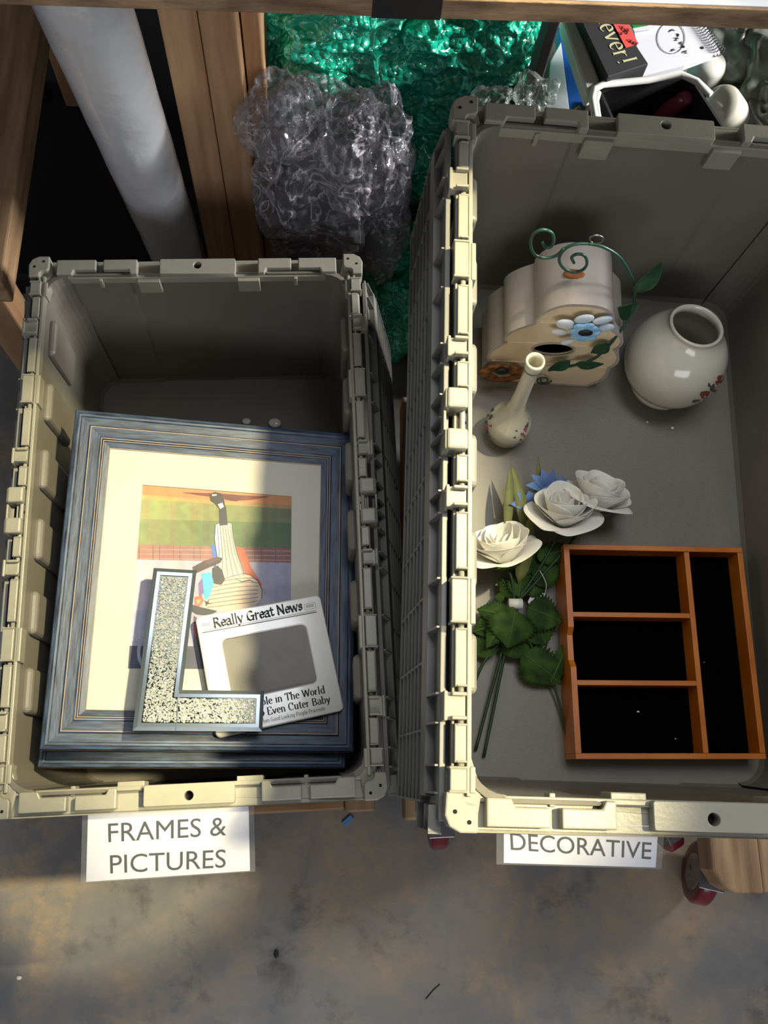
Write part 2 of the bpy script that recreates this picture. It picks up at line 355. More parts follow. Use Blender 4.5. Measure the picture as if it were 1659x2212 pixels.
# ------------------------------------------------------------------ stroke lettering (broad-nib pen)
G = {
 'a': (.46, [arc(.20, .36, .15, .12, 165, 0, 6) + [(.35, .10), (.42, .0)], arc(.19, .13, .16, .14, 60, 320, 8)]),
 'b': (.50, [[(.08, .74), (.08, .02)], arc(.25, .24, .18, .23, 150, -150, 10)]),
 'c': (.42, [arc(.24, .24, .19, .24, 50, 310, 10)]),
 'd': (.50, [[(.42, .74), (.42, .0)], arc(.25, .24, .18, .23, 30, 330, 10)]),
 'e': (.44, [[(.07, .26), (.39, .26)], arc(.23, .24, .17, .24, 5, 315, 10)]),
 'g': (.46, [arc(.21, .32, .15, .15, 0, 360, 10), [(.34, .42), (.42, .46)], [(.13, .18), (.10, .08), (.34, .05), (.38, -.08), (.22, -.18), (.06, -.12), (.12, .0)]]),
 'h': (.52, [[(.09, .74), (.09, 0)], arc(.25, .32, .15, .15, 160, 0, 6) + [(.40, 0)]]),
 'i': (.24, [[(.12, .46), (.12, 0)], [(.11, .66), (.13, .63)]]),
 'k': (.50, [[(.09, .74), (.09, 0)], [(.38, .46), (.12, .22)], [(.2, .28), (.42, 0)]]),
 'l': (.24, [[(.12, .74), (.12, 0)]]),
 'm': (.78, [[(.09, .46), (.09, 0)], arc(.24, .33, .14, .13, 160, 0, 6) + [(.38, 0)], arc(.53, .33, .14, .13, 160, 0, 6) + [(.67, 0)]]),
 'n': (.52, [[(.09, .46), (.09, 0)], arc(.25, .32, .15, .15, 160, 0, 6) + [(.40, 0)]]),
 'o': (.48, [arc(.24, .24, .18, .24, 0, 360, 12)]),
 'p': (.50, [[(.08, .46), (.08, -.22)], arc(.25, .24, .18, .23, 150, -150, 10)]),
 'r': (.36, [[(.09, .46), (.09, 0)], [(.10, .30), (.19, .43), (.32, .43)]]),
 's': (.38, [[(.32, .38), (.22, .47), (.08, .42), (.09, .30), (.30, .19), (.31, .06), (.18, -.01), (.05, .08)]]),
 't': (.32, [[(.14, .62), (.14, .08), (.22, .0), (.30, .06)], [(.02, .46), (.28, .46)]]),
 'u': (.52, [[(.09, .46), (.09, .12), (.18, .0), (.32, .04), (.40, .16)], [(.40, .46), (.40, .0)]]),
 'v': (.46, [[(.04, .46), (.22, .0)], [(.22, .0), (.41, .46)]]),
 'w': (.70, [[(.04, .46), (.19, .0)], [(.19, .0), (.34, .42)], [(.34, .42), (.50, .0)], [(.50, .0), (.66, .46)]]),
 'y': (.46, [[(.04, .46), (.23, .02)], [(.41, .46), (.22, -.02), (.12, -.18), (.03, -.17)]]),
 'B': (.62, [[(.12, .7), (.12, 0)], [(.12, .7), (.36, .69), (.48, .56), (.38, .39), (.12, .37)], [(.12, .37), (.42, .36), (.54, .19), (.42, .02), (.12, 0)]]),
 'C': (.64, [arc(.34, .35, .27, .35, 45, 315, 12), [(.54, .68), (.55, .48)]]),
 'E': (.58, [[(.12, .7), (.12, 0)], [(.12, .7), (.5, .7), (.51, .58)], [(.12, .37), (.40, .37)], [(.12, 0), (.52, 0), (.54, .14)]]),
 'G': (.70, [arc(.34, .35, .27, .35, 50, 300, 12), [(.56, .32), (.56, .02)], [(.42, .32), (.64, .32)]]),
 'L': (.56, [[(.12, .7), (.12, 0)], [(.12, 0), (.48, 0), (.52, .14)]]),
 'N': (.68, [[(.10, .7), (.10, 0)], [(.10, .7), (.56, .0)], [(.56, 0), (.56, .7)]]),
 'P': (.56, [[(.12, .7), (.12, 0)], [(.12, .7), (.38, .69), (.50, .53), (.38, .35), (.12, .34)]]),
 'R': (.62, [[(.12, .7), (.12, 0)], [(.12, .7), (.38, .69), (.48, .54), (.38, .37), (.12, .36)], [(.3, .36), (.58, 0)]]),
 'T': (.60, [[(.30, .7), (.30, 0)], [(.04, .56), (.05, .7), (.55, .7), (.56, .56)]]),
 'W': (.90, [[(.04, .7), (.24, .0)], [(.24, .0), (.44, .66)], [(.44, .66), (.64, .0)], [(.64, .0), (.86, .7)]]),
 'I': (.30, [[(.15, .7), (.15, 0)]]),
 '!': (.30, [[(.15, .74), (.15, .22)], [(.14, .04), (.16, .0)]]),
 ' ': (.26, []),
}
def strokes(text, nib=.10, ang=0, thin=.03, serif=0, flourish=False):
    quads = []; x = 0
    nv = Vector((math.cos(math.radians(ang)), math.sin(math.radians(ang)))) * nib / 2
    tv = Vector((-nv.y, nv.x)).normalized() * thin / 2
    for ch in text:
        wd, st = G[ch]
        for pl in st:
            if flourish and ch.isupper(): pass
            P = [Vector((p[0] + x, p[1])) for p in pl]
            for a, b in zip(P[:-1], P[1:]):
                for n_ in (nv, tv):
                    if abs((b - a).x * n_.y - (b - a).y * n_.x) > 1e-5: quads.append([a - n_, b - n_, b + n_, a + n_])
            for e, o_ in ((P[0], P[1]), (P[-1], P[-2])):
                if flourish:
                    k_ = nib * .55; quads.append([e + Vector((-k_, 0)), e + Vector((0, -k_)), e + Vector((k_, 0)), e + Vector((0, k_))])
                if serif and abs((e - o_).x) < .06 and abs(e.y - o_.y) > .1 and not (ch in 'aedg' and e.y > .1 and e.y < .5):
                    quads.append([e + Vector((-serif, -.012)), e + Vector((serif, -.012)), e + Vector((serif, .016)), e + Vector((-serif, .016))])
        if flourish and ch.isupper():
            for dx in (.20, .27):
                quads.append([Vector((x + dx, .60)), Vector((x + dx + .018, .60)), Vector((x + dx + .018, .10)), Vector((x + dx, .10))])
            quads.append([Vector((x - .04, .10)), Vector((x + .06, .02)), Vector((x + .10, .06)), Vector((x, .14))])
        x += wd + (.04 if not flourish else .02)
    return quads, x
def lettering(name, text, p0, p1, height, material, parent, mtx, **kw):
    """text baseline from p0 to p1 (local 2D of mtx), cap height*1.4 scaled"""
    q, wd = strokes(text, **kw); p0 = Vector(p0); p1 = Vector(p1); ex = (p1 - p0) / wd
    ey = Vector((-ex.y, ex.x)).normalized() * height
    mb = MB()
    for i, quad in enumerate(q):
        mb.add([mtx @ Vector((*(p0 + ex * a.x + ey * a.y), 0.00002 * (i % 5))) for a in quad], [(0, 1, 2, 3)])
    return mb.build(name, material, parent)

# ================================================================== STRUCTURE
fm = bpy.data.materials.new('stained_concrete'); fm.use_nodes = True
nt = fm.node_tree; N = nt.nodes; L = nt.links; b = N['Principled BSDF']
tc = N.new('ShaderNodeTexCoord')
def nz_(scale, detail=8, rough=.6, dist=0.0):
    n = N.new('ShaderNodeTexNoise'); n.inputs['Scale'].default_value = scale; n.inputs['Detail'].default_value = detail
    n.inputs['Roughness'].default_value = rough; n.inputs['Distortion'].default_value = dist; L.new(tc.outputs['Object'], n.inputs['Vector']); return n
def ramp(src, stops):
    r = N.new('ShaderNodeValToRGB'); e = r.color_ramp.elements
    e[0].position, e[0].color = stops[0][0], lin(stops[0][1]) if len(stops[0][1]) == 3 else stops[0][1]
    e[1].position, e[1].color = stops[-1][0], lin(stops[-1][1])
    for p, c in stops[1:-1]:
        k = e.new(p); k.color = lin(c)
    L.new(src, r.inputs[0]); return r
base = ramp(nz_(2.6, 8, .62).outputs['Fac'], [(.33, (104, 105, 108)), (.5, (130, 127, 123)), (.68, (150, 140, 127))])
brown = ramp(nz_(5.2, 10, .7, .3).outputs['Fac'], [(.44, (0, 0, 0)), (.60, (255, 255, 255))])
fine = ramp(nz_(26, 10, .75, .4).outputs['Fac'], [(.38, (0, 0, 0)), (.60, (255, 255, 255))])
mx1 = N.new('ShaderNodeMix'); mx1.data_type = 'RGBA'; mx1.inputs['B'].default_value = lin((168, 146, 118))
mm = N.new('ShaderNodeMath'); mm.operation = 'MULTIPLY'; L.new(brown.outputs[0], mm.inputs[0]); L.new(fine.outputs[0], mm.inputs[1])
L.new(mm.outputs[0], mx1.inputs['Factor']); L.new(base.outputs[0], mx1.inputs['A'])
dark = ramp(nz_(9, 8, .7, .2).outputs['Fac'], [(.30, (150, 150, 150)), (.46, (255, 255, 255))])
mx2 = N.new('ShaderNodeMix'); mx2.data_type = 'RGBA'; mx2.blend_type = 'MULTIPLY'; mx2.inputs['Factor'].default_value = .8
L.new(mx1.outputs['Result'], mx2.inputs['A']); L.new(dark.outputs[0], mx2.inputs['B']); L.new(mx2.outputs['Result'], b.inputs['Base Color'])
rr = ramp(nz_(6).outputs['Fac'], [(.3, (150, 150, 150)), (.7, (195, 195, 195))]); L.new(rr.outputs[0], b.inputs['Roughness'])
bp = N.new('ShaderNodeBump'); bp.inputs['Strength'].default_value = .12; bp.inputs['Distance'].default_value = .003
L.new(nz_(60).outputs['Fac'], bp.inputs['Height']); L.new(bp.outputs[0], b.inputs['Normal'])
tag(MB().box(-2.6, 2.8, -1.6, 2.6, -.05, 0).build('floor', fm), kind='structure')
M['wallm'] = mat('grey_wall', (70, 68, 66), 0.8, .1, 5)
tag(MB().box(-2.6, 2.8, 2.5, 2.6, 0, 2.6).build('wall_back', M['wallm']), kind='structure')

# ================================================================== TOTES
def rloop(hx, hy, r, z, n=6, notch=0.0, nx=0.087, mx=0.163):
    """rounded rectangle loop with stepped end walls (notch = depth of the recessed middle panel)"""
    p = []
    def end(sgn):
        y = sgn * hy; xs = [hx - r, mx + .004, mx, nx + .004, nx, -nx, -nx - .004, -mx, -mx - .004, -hx + r]
        d = [0, 0, .5, .5, 1, 1, .5, .5, 0, 0]
        pts = [(x, y + sgn * notch * k) for x, k in zip(xs, d)]
        return pts if sgn > 0 else pts[::-1]
    p += arc(hx - r, hy - r, r, r, 0, 90, n)[:-1]; p += end(1)
    p += arc(-hx + r, hy - r, r, r, 90, 180, n)[1:]
    p += arc(-hx + r, -hy + r, r, r, 180, 270, n)[:-1]; p += end(-1)
    p += arc(hx - r, -hy + r, r, r, 270, 360, n)[1:]
    return [Vector((x, y, z)) for x, y in p]
HT = 0.29
def body_mesh(W, Lh):
    mb = MB(); hw, hl = W / 2, Lh / 2
    ix, iy = hw - .0205, hl - .028
    loops = []
    loops.append(rloop(.150, .255, .02, .0))                                    # under base
    loops.append(rloop(ix - .006, iy - .014, .02, .0))
    loops.append(rloop(ix - .0035, iy - .010, .03, .012))
    loops.append(rloop(ix + .0035, iy + .006, .03, HT - .016))                  # outside wall
    loops.append(rloop(ix + .0035, iy + .006, .03, HT - .005))
    loops.append(rloop(ix, iy, .028, HT - .004, notch=.005))                    # top lip
    loops.append(rloop(ix - .0075, iy - .013, .028, .014, notch=.005))          # inside wall
    loops.append(rloop(ix - .0105, iy - .016, .026, .007, notch=.004))
    loops.append(rloop(.150, .255, .02, .0065))                                 # inside floor
    n = len(loops[0])
    for lp in loops: assert len(lp) == n
    vs = [v for lp in loops for v in lp]
    fs = [(i * n + k, i * n + (k + 1) % n, (i + 1) * n + (k + 1) % n, (i + 1) * n + k) for i in range(len(loops) - 1) for k in range(n)]
    fs += [[k for k in range(n)][::-1], [(len(loops) - 1) * n + k for k in range(n)]]
    mb.add(vs, fs)
    return mb
BLK = [(.2885, .3085)]; BAR = [(.256, .286), (.1805, .2276), (.0825, .132), (.0315, .0560)]
CLIP = [(.232, .2535), (.0605, .0785)]; WIDE = [(.1385, .177)]; BIG = [(.0095, .0285)]
def side_prof(mb, s, y0, y1, x0, x1, z0, z1):
    mb.box(min(s * x0, s * x1), max(s * x0, s * x1), y0, y1, HT + z0, HT + z1)
def make_tote(label, mtx, W, Lh, lids, rim=True, group=None, pads=True):
    t = thing('storage_tote', label, 'tote', mtx, group)
    hw, hl = W / 2, Lh / 2
    body_mesh(W, Lh).build('tub', M['tote'], t, smooth=False, bevel=.0012)
    inx = hw - .0205
    # ---- side rims
    for s in (-1, 1):
        e = MB()
        side_prof(e, s, -hl + .026, hl - .026, inx - .0005, inx + .0035, -.016, -.003)   # wall top
        side_prof(e, s, -hl + .02, hl - .02, inx + .003, inx + .013, -.016, -.010)      # ledge under the hinge
        side_prof(e, s, -hl + .02, hl - .02, inx + .0125, inx + .0150, -.024, -.008)    # outer skirt
        for a, b_ in BLK + WIDE:                                                        # inner ears beside wide knuckles
            for q in (1, -1):
                y0, y1 = sorted((q * a, q * b_))
                side_prof(e, s, y0, y1, inx - .0035, inx + .001, -.02, -.002)
        e.build('side_rim', M['tote_rim'], t, bevel=.0010)
        MB().tube([(s * (inx + .008), -.315, HT - .0055), (s * (inx + .008), .315, HT - .0055)], .0026).build('hinge_pin', M['tote_rim'], t, smooth=True)
        for q in (1, -1):
            for a, b_ in BAR:
                y0, y1 = sorted((q * a, q * b_)); mb = MB(); side_prof(mb, s, y0, y1, inx + .0042, inx + .0135, -.0095, -.0005)
                side_prof(mb, s, y0, y0 + .002, inx + .0036, inx + .0120, -.010, .0004); side_prof(mb, s, y1 - .002, y1, inx + .0036, inx + .0120, -.010, .0004)
                mb.build('hinge_knuckle', M['tote_rim'], t, bevel=.0010)
            for a, b_ in BLK + WIDE:
                y0, y1 = sorted((q * a, q * b_)); mb = MB(); side_prof(mb, s, y0, y1, inx + .0040, inx + .0170, -.013, .0008)
                side_prof(mb, s, y0, y0 + .0022, inx + .003, inx + .0180, -.014, .0024); side_prof(mb, s, y1 - .0022, y1, inx + .003, inx + .0180, -.014, .0024)
                mb.build('hinge_knuckle', M['tote_rim'], t, bevel=.0012)
            for a, b_ in CLIP:
                y0, y1 = sorted((q * a, q * b_)); mb = MB(); side_prof(mb, s, y0, y1, inx + .0048, inx + .0200, -.011, -.001)
                side_prof(mb, s, y0, y0 + .003, inx + .0045, inx + .0165, -.014, .0045); side_prof(mb, s, y1 - .003, y1, inx + .0045, inx + .0165, -.014, .0045)
                side_prof(mb, s, y0 - .001, y1 + .001, inx + .0195, inx + .0225, -.014, .0018)
                mb.build('hinge_clip', M['tote_rim'], t, bevel=.0010)
            for a, b_ in BIG:
                y0, y1 = sorted((q * a, q * b_)); mb = MB(); side_prof(mb, s, y0, y1, inx + .0045, inx + .0225, -.014, .0052)
                side_prof(mb, s, y0, y1, inx + .0120, inx + .0245, -.020, .0030)
                mb.build('hinge_clip', M['tote_rim'], t, bevel=.0022)
        mb = MB(); side_prof(mb, s, -.0095, .0095, inx + .001, inx + .010, -.016, -.007); side_prof(mb, s, -.0095, .0095, inx + .0225, inx + .025, -.016, -.002)
        mb.build('latch_bridge', M['tote_rim'], t, bevel=.0008)
        cm = MB(); cm.lathe([(0, .0), (.0018, .0), (.0018, .0004)], 12, Matrix.Translation((s * (inx + .006), .0, HT - .0069))); cm.build('screw_hole', M['darkhole'], t)
        # inside pads, staggered
        if pads:
            pm = MB()
            for yc in (.245, .155, .065, -.025, -.115, -.205):
                wx0 = inx - .0065
                pm.box(*sorted((s * (inx + .002), s * (inx - .0105))), yc - .026, yc + .026, HT - .125, HT - .030)
            pm.build('wall_pad', M['tote'], t, bevel=.006, seg=3)
    # ---- end rims
    for s in (-1, 1):
        def eb(mb, x0, x1, y0, y1, z0, z1): mb.box(x0, x1, *sorted((s * (hl - y0), s * (hl - y1))), HT + z0, HT + z1)
        e = MB()
        eb(e, -hw + .024, hw - .024, .0005, .0265, -.0165, -.0115)
        eb(e, -hw + .024, hw - .024, .0005, .003, -.030, -.0115)
        eb(e, -hw + .024, hw - .024, .0225, .0275, -.02, -.0075)
        for q in (-1, 1): eb(e, *sorted((q * .0500, q * .0790)), .0225, .0325, -.036, -.0095); eb(e, *sorted((q * .1235, q * .1285)), .02, .0305, -.026, -.0085)
        e.build('end_rim', M['tote_rim'], t, bevel=.0010)
        # centre block with round hole (ring of segments)
        cb = outline('centre_block', [rrect(-.048, .048, -.0095, .0115, .0015, 2), arc(-.0005, -.0005, .0056, .0056, 0, 360, 24)[:-1]], .0125, M['tote_rim'], t,
                     Matrix.Translation((0, s * (hl - .0150), HT - .0060)) @ Matrix.Diagonal((1, -s, 1, 1)), .0006)
        MB().lathe([(.0001, 0), (.0058, 0)], 20, Matrix.Translation((-.0005, s * (hl - .0145), HT - .0108))).build('hole_shadow', M['darkhole'], t)
        for q in (-1, 1):
            for pts in ([(.130, .0045), (.180, .0045), (.180, .026), (.1605, .026), (.1575, .0195), (.130, .0195)],
                        [(.0776, .0045), (.121, .0045), (.121, .0195), (.0890, .0195), (.086, .026), (.0776, .026)]):
                P = [(q * x, s * (hl - y)) for x, y in pts]
                MB().prism(P, HT - .013, HT + .0005).build('rim_block', M['tote_rim'], t, bevel=.0014)
            # corner plate
            hx0, hx1 = sorted((q * (hw + .0005), q * (hw - .026))); 
            P = [(q * x, s * y) for x, y in [(hw + .0005 - .012, hl + .0005), (hw - .0255, hl + .0005), (hw - .0255, hl - .017), (hw - .023, hl - .0205), (hw - .0165, hl - .0215), (hw - .0140, hl - .0240), (hw - .0135, hl - .0295), (hw - .0005, hl - .0295), (hw + .0005, hl - .012), (hw - .003, hl - .004)]]
            cp = MB().prism(P, HT - .022, HT + .0015).build('corner_plate', M['tote_rim'], t, bevel=.0015)
            # inner corner gusset
            P = [(q * x, s * y) for x, y in [(hw - .0250, hl - .0010), (hw - .0300, hl - .0290), (hw - .0170, hl - .0700), (hw - .013, hl - .07), (hw - .012, hl - .02)]]
            MB().prism(P, HT - .020, HT - .0065).build('corner_gusset', M['tote_rim'], t, bevel=.002)
            hm = MB()
            for (hx, hy_) in ((hw - .0075, hl - .0150), (hw - .0185, hl - .0075)):
                hm.lathe([(.0001, .0003), (.0017, .0003)], 14, Matrix.Translation((q * hx, s * hy_, HT + .0015)))
            hm.build('screw_hole', M['darkhole'], t)
    # ---- lids hanging outside
    for s, ang in lids:
        eu = Vector((s * math.sin(ang), 0, -math.cos(ang))); et = Vector((s * math.cos(ang), 0, math.sin(ang)))
        o0 = Vector((s * (hw - .001), 0, HT - .010))
        lm = Matrix((eu, Vector((0, 1, 0)), et)).transposed().to_4x4(); lm.translation = o0
        lid = MB(); y0, y1 = -.318, .318
        lid.box(.012, .205, y0, y1, 0, .0028, lm)
        lid.box(.004, .016, -.33, .31, -.001, .004, lm)
        lid.box(.036, .058, y0 + .006, y1 - .006, 0, .0105, lm)
        lid.build('lid', M['lid'], t, bevel=.0008)
        rb = MB()
        for u_ in (.060, .082, .104, .126, .150, .176, .203):
            rb.box(u_ - .001, u_ + .001, y0, y1, .0025, .0105, lm)
        k = -10
        for i in range(12):
            yc = y0 + .0015 + i * (y1 - y0 - .003) / 11
            rb.box(.058, .205, yc - .001, yc + .001, .0025, .0100, lm)
        tag(rb.build('rib_grid', M['lid'], t), kind='stuff')
        fn = MB()
        for yc in (.309, .288, .255, .232, .178, .137, .080, .060, .030, .008):
            for q in (1, -1):
                fn.add([lm @ Vector(v) for v in ((.006, q * yc - .0008, .003), (.036, q * yc - .0008, .003), (.036, q * yc - .0008, .0100), (.006, q * yc - .0008, .0070),
                       (.006, q * yc + .0008, .003), (.036, q * yc + .0008, .003), (.036, q * yc + .0008, .0100), (.006, q * yc + .0008, .0070))],
                       [(0, 1, 2, 3), (7, 6, 5, 4), (0, 4, 5, 1), (1, 5, 6, 2), (2, 6, 7, 3), (3, 7, 4, 0)])
        tag(fn.build('hinge_fin', M['lid'], t), kind='stuff')
        th = MB()
        for i in range(9):
            yc = -.28 + i * .07
            th.prism([(.203, yc - .022), (.203, yc + .022), (.216, yc + .012), (.216, yc - .012)], 0, .003, lm)
        th.build('lid_teeth', M['lid'], t)
        ep = MB()
        ep.box(.014, .075, y0 - .022, y0 + .002, .0, .0025, lm); ep.box(.014, .075, y0 - .022, y0 - .0195, .0, .0105, lm); ep.box(.014, .0165, y0 - .022, y0, 0, .0105, lm)
        ep.box(.0725, .075, y0 - .022, y0, 0, .0105, lm); ep.box(.043, .045, y0 - .022, y0, 0, .009, lm)
        ep.build('lid_end', M['lid'], t, bevel=.0006)
    return t
def tote_mtx(x, y, z, yaw, pitch, roll):
    R = Matrix.Rotation(yaw, 4, 'Z') @ Matrix.Rotation(roll, 4, 'Y') @ Matrix.Rotation(pitch, 4, 'X')
    return Matrix.Translation((x, y, z)) @ R @ Matrix.Translation((0, 0, -HT))
ML = tote_mtx(-.1597, .3388, .46, .0488, .0011, -.0077)
MR = tote_mtx(.3144, .3114, .7768, -.0269, .0315, .0177)
toteL = make_tote('open grey plastic tote full of blue picture frames, with the FRAMES & PICTURES sign', ML, .4288, .6880, [(1, .20), (-1, .20)])
toteR = make_tote('open grey plastic tote holding vases, birdhouse and wooden tray, with the DECORATIVE sign', MR, .4240, .6740, [(-1, .035), (1, .05)])
# paint chip on the back wall of the right tote
def on_tote(Mx, u, v, lz):
    R = Mx.to_3x3(); n = R @ Vector((0, 0, 1)); p0 = Mx @ Vector((0, 0, lz)); return hit(u, v, p0, n)
def FR(u, v): return on_tote(MR, u, v, .007)      # point on the floor of the right tote
# ------- lower closed tote under the right one
low = thing('storage_tote', 'closed grey tote underneath the tote with vases and tray', 'tote', Matrix.Translation((.3144, .3114, .1855)) @ Matrix.Rotation(-.0269, 4, 'Z'))
body_mesh(.424, .674).build('tub', M['tote'], low, bevel=.0012)
for s in (-1, 1):
    MB().box(*sorted((s * .002, s * .206)), -.325, .325, HT - .003, HT + .0015).build('lid', M['lid'], low, bevel=.001)
mbw = MB()
for i, (dx, dy, r) in enumerate([(0, 0, .0035), (.0045, -.0015, .0022), (.003, -.005, .0012)]):
    p = hy(1303, 438, .640) + Vector((dx, 0, dy)); mbw.ico(p, (r, .0006, r * .9))
tag(mbw.build('paint_chip', M['white'], None, smooth=True), 'small white paint fleck stuck on inner back wall of the tote with vases', 'fleck')

# ================================================================== DOLLIES, CASTERS
def caster(label, c, yaw, r=.043, group='red wheeled dolly casters'):
    t = thing('caster', label, 'caster', Matrix.Translation(c) @ Matrix.Rotation(yaw, 4, 'Z'), group)
    wm = Matrix.Translation((0, 0, r)) @ Matrix.Rotation(PI / 2, 4, 'Y')
    MB().lathe([(.020, -.012), (r - .004, -.013), (r, -.009), (r, .009), (r - .004, .013), (.020, .012), (.020, -.012)], 32, wm).build('wheel', M['redwheel'], t, smooth=True)
    MB().lathe([(.0001, -.0135), (.027, -.0135), (.029, -.010), (.029, .010), (.027, .0135), (.0001, .0135)], 28, wm).build('hub', M['steel'], t)
    MB().lathe([(.0001, -.02), (.008, -.02), (.008, .02), (.0001, .02)], 12, wm).build('axle_bolt', M['steel'], t)
    f = MB(); f.box(-.019, -.016, -.014, .014, r - .01, r + .045); f.box(.016, .019, -.014, .014, r - .01, r + .045); f.box(-.019, .019, -.022, .022, r + .043, r + .047)
    f.build('fork', M['steel'], t, bevel=.001)
    return t
zc = .10
fl = thing('wooden_dolly', 'low pine dolly under the tote of picture frames', 'dolly', (-.16, .34, 0))
d = MB()
def frontbar(u0, u1, v, z, mb=None, y0=-.02):
    pass
dm = Matrix.Translation((-.155, .335, 0)) @ Matrix.Rotation(.0488, 4, 'Z')
for nm, bx in (('rail', (-.150, -.075, -.352, .36)), ('rail', (.170, .212, -.354, .36))):
    MB().box(*bx, .115, .163, dm).build(nm, M['wood_y'], fl, world=True, bevel=.003)
MB().box(-.074, .169, -.350, -.27, .118, .160, dm).build('cross_rail', M['wood_x'], fl, world=True, bevel=.003)
MB().box(-.074, .169, .27, .355, .118, .160, dm).build('cross_rail', M['wood_x'], fl, world=True, bevel=.003)
bm_ = MB().box(-.13, .19, -.30, .33, .162, .1705, dm).build('deck_board', M['wood_y'], fl, world=True)
for i, (x, y) in enumerate(((-.10, -.28), (.16, -.28), (-.10, .3), (.16, .3))):
    p = dm @ Vector((x, y, 0)); caster('hidden caster under the %s corner of the low dolly' % ('front left', 'front right', 'rear left', 'rear right')[i], (p.x, p.y, 0), .3, .034, 'casters of the low dolly').scale = (1, 1, 1.05)
fr = thing('wooden_dolly', 'pine dolly with rounded beam end under the DECORATIVE tote', 'dolly', (.33, .31, 0))
beam0 = hz(1590, 1900, .185)
bx0 = hz(1532, 1800, .185).x; bx1 = hz(1648, 1900, .185).x; by0 = hz(1600, 1930, .185).y
pts = [(bx0, .62), (bx0, by0 + .03), (bx0 + .012, by0 + .008), (bx0 + .03, by0), (bx1, by0 - .001), (bx1, .62)]
MB().prism(pts, .135, .185).build('rail', M['wood_y'], fr, world=True, bevel=.004)
MB().prism([(bx1 + .0005, .62), (bx1 + .0005, by0 + .0), (bx1 + .09, by0 + .01), (bx1 + .09, .62)], .135, .182).build('rail', M['wood_y'], fr, world=True, bevel=.004)
lx = hz(893, 1735, .185)
MB().box(lx.x - .012, lx.x + .075, hz(893, 1772, .185).y, .62, .135, .185).build('rail', M['wood_y'], fr, world=True, bevel=.004)
MB().box(lx.x + .076, bx0 - .001, .02, .10, .135, .184).build('cross_rail', M['wood_x'], fr, world=True, bevel=.003)
MB().box(lx.x + .076, bx0 - .001, .53, .61, .135, .184).build('cross_rail', M['wood_x'], fr, world=True, bevel=.003)
c1 = hz(1512, 1885, .043); caster('large red caster turned sideways beside the rounded beam end', (c1.x, c1.y, 0), -.22, .046)
c2 = hz(945, 1790, .043); caster('red caster peeping out below the left lid of the DECORATIVE tote', (c2.x, c2.y + .01, 0), .05, .04)
c3 = hz(1440, 1800, .043); caster('red caster half hidden behind the right end of the DECORATIVE sign', (c3.x - .005, c3.y + .012, 0), .5, .04)

# ================================================================== SHELF ABOVE, POSTS, TUBE
zs = .95
p0 = hz(0, 3, zs); p1 = hz(1659, 57, zs); sd = (p1 - p0).normalized()
sm = frame3(hz(800, 36, zs), sd, (0, 1, 0))
sh = thing('shelf', 'white topped shelf board with worn wooden front edge across the top', 'shelf', sm)
MB().box(-.9, .9, 0, .011, .0, .0180).build('front_edge', M['ply'], sh, bevel=.0008)
MB().box(-.9, .9, .0112, .95, .0, .0172).build('board', M['ply'], sh)
MB().box(-.9, .9, .0025, .95, .01805, .0190).build('white_surface', M['white_top'], sh)
a0 = sm.inverted() @ hz(802, 20, zs); a1 = sm.inverted() @ hz(950, 20, zs)
MB().box(a0.x, a1.x, -.0008, .03, -.0008, .0198).build('black_tape', M['tape'], sh, bevel=.0006)
# pine post made of two boards and a darker third
yb = .85
def vx(u, v, y): return hy(u, v, y)
pz = 1.0
def post_quad(uA, uB, v, z): return hz(uA, v, z), hz(uB, v, z)
t = thing('wooden_post', 'doubled pine stud post standing left of the green bubble wrap', 'post', (hz(510, 560, .2).x, .86, 0))
xl = hz(450, 560, .2).x; xm = hz(510, 560, .2).x; xr = hz(572, 560, .2).x; yf = hz(500, 560, .2).y
MB().box(xl, xm - .0008, yf, yf + .089, 0, .948).build('board', M['wood'], t, world=True, bevel=.002)
MB().box(xm, xr - .004, yf + .001, yf + .09, 0, .948).build('board', M['wood'], t, world=True, bevel=.002)
q = MB().box(xr - .002, xr + .020, yf + .03, yf + .12, 0, .948).build('board', M['wood'], t, world=True, bevel=.002)
# left post / rail
t2 = thing('wooden_rail', 'rough brown wooden rail at the far upper left edge', 'rail', (-.40, .8, 0))
A = hz(72, 150, .44); B = hz(10, 560, .44)
dirv = (B - A).normalized(); nrm = Vector((-dirv.y, dirv.x, 0)); nrm = -nrm if nrm.x > 0 else nrm
pa = A - dirv * .35; pb = B + dirv * .035
MB().prism([(pa.x, pa.y), (pb.x, pb.y), (pb.x + nrm.x * .09, pb.y + nrm.y * .09), (pa.x + nrm.x * .09, pa.y + nrm.y * .09)], .39, .44).build('board', M['wood_y'], t2, world=True, bevel=.003)
for q_ in (pa + dirv * .05, pb - dirv * .06):
    q_ = q_ + nrm * .06; MB().box(q_.x - .025, q_.x + .025, q_.y - .025, q_.y + .025, 0, .389).build('leg', M['wood'], t2, world=True, bevel=.003)
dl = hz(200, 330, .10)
tag(MB().box(-.42, .30, -.36, .45, 0, .06).build('shade_slab', M['black'], None, bevel=.008, mtx=Matrix.Translation((dl.x, dl.y + .12, 0))), 'added black slab that darkens the shaded floor behind the tote of frames', 'mat')  # added dark slab, deepens the shade on the floor under the shelf
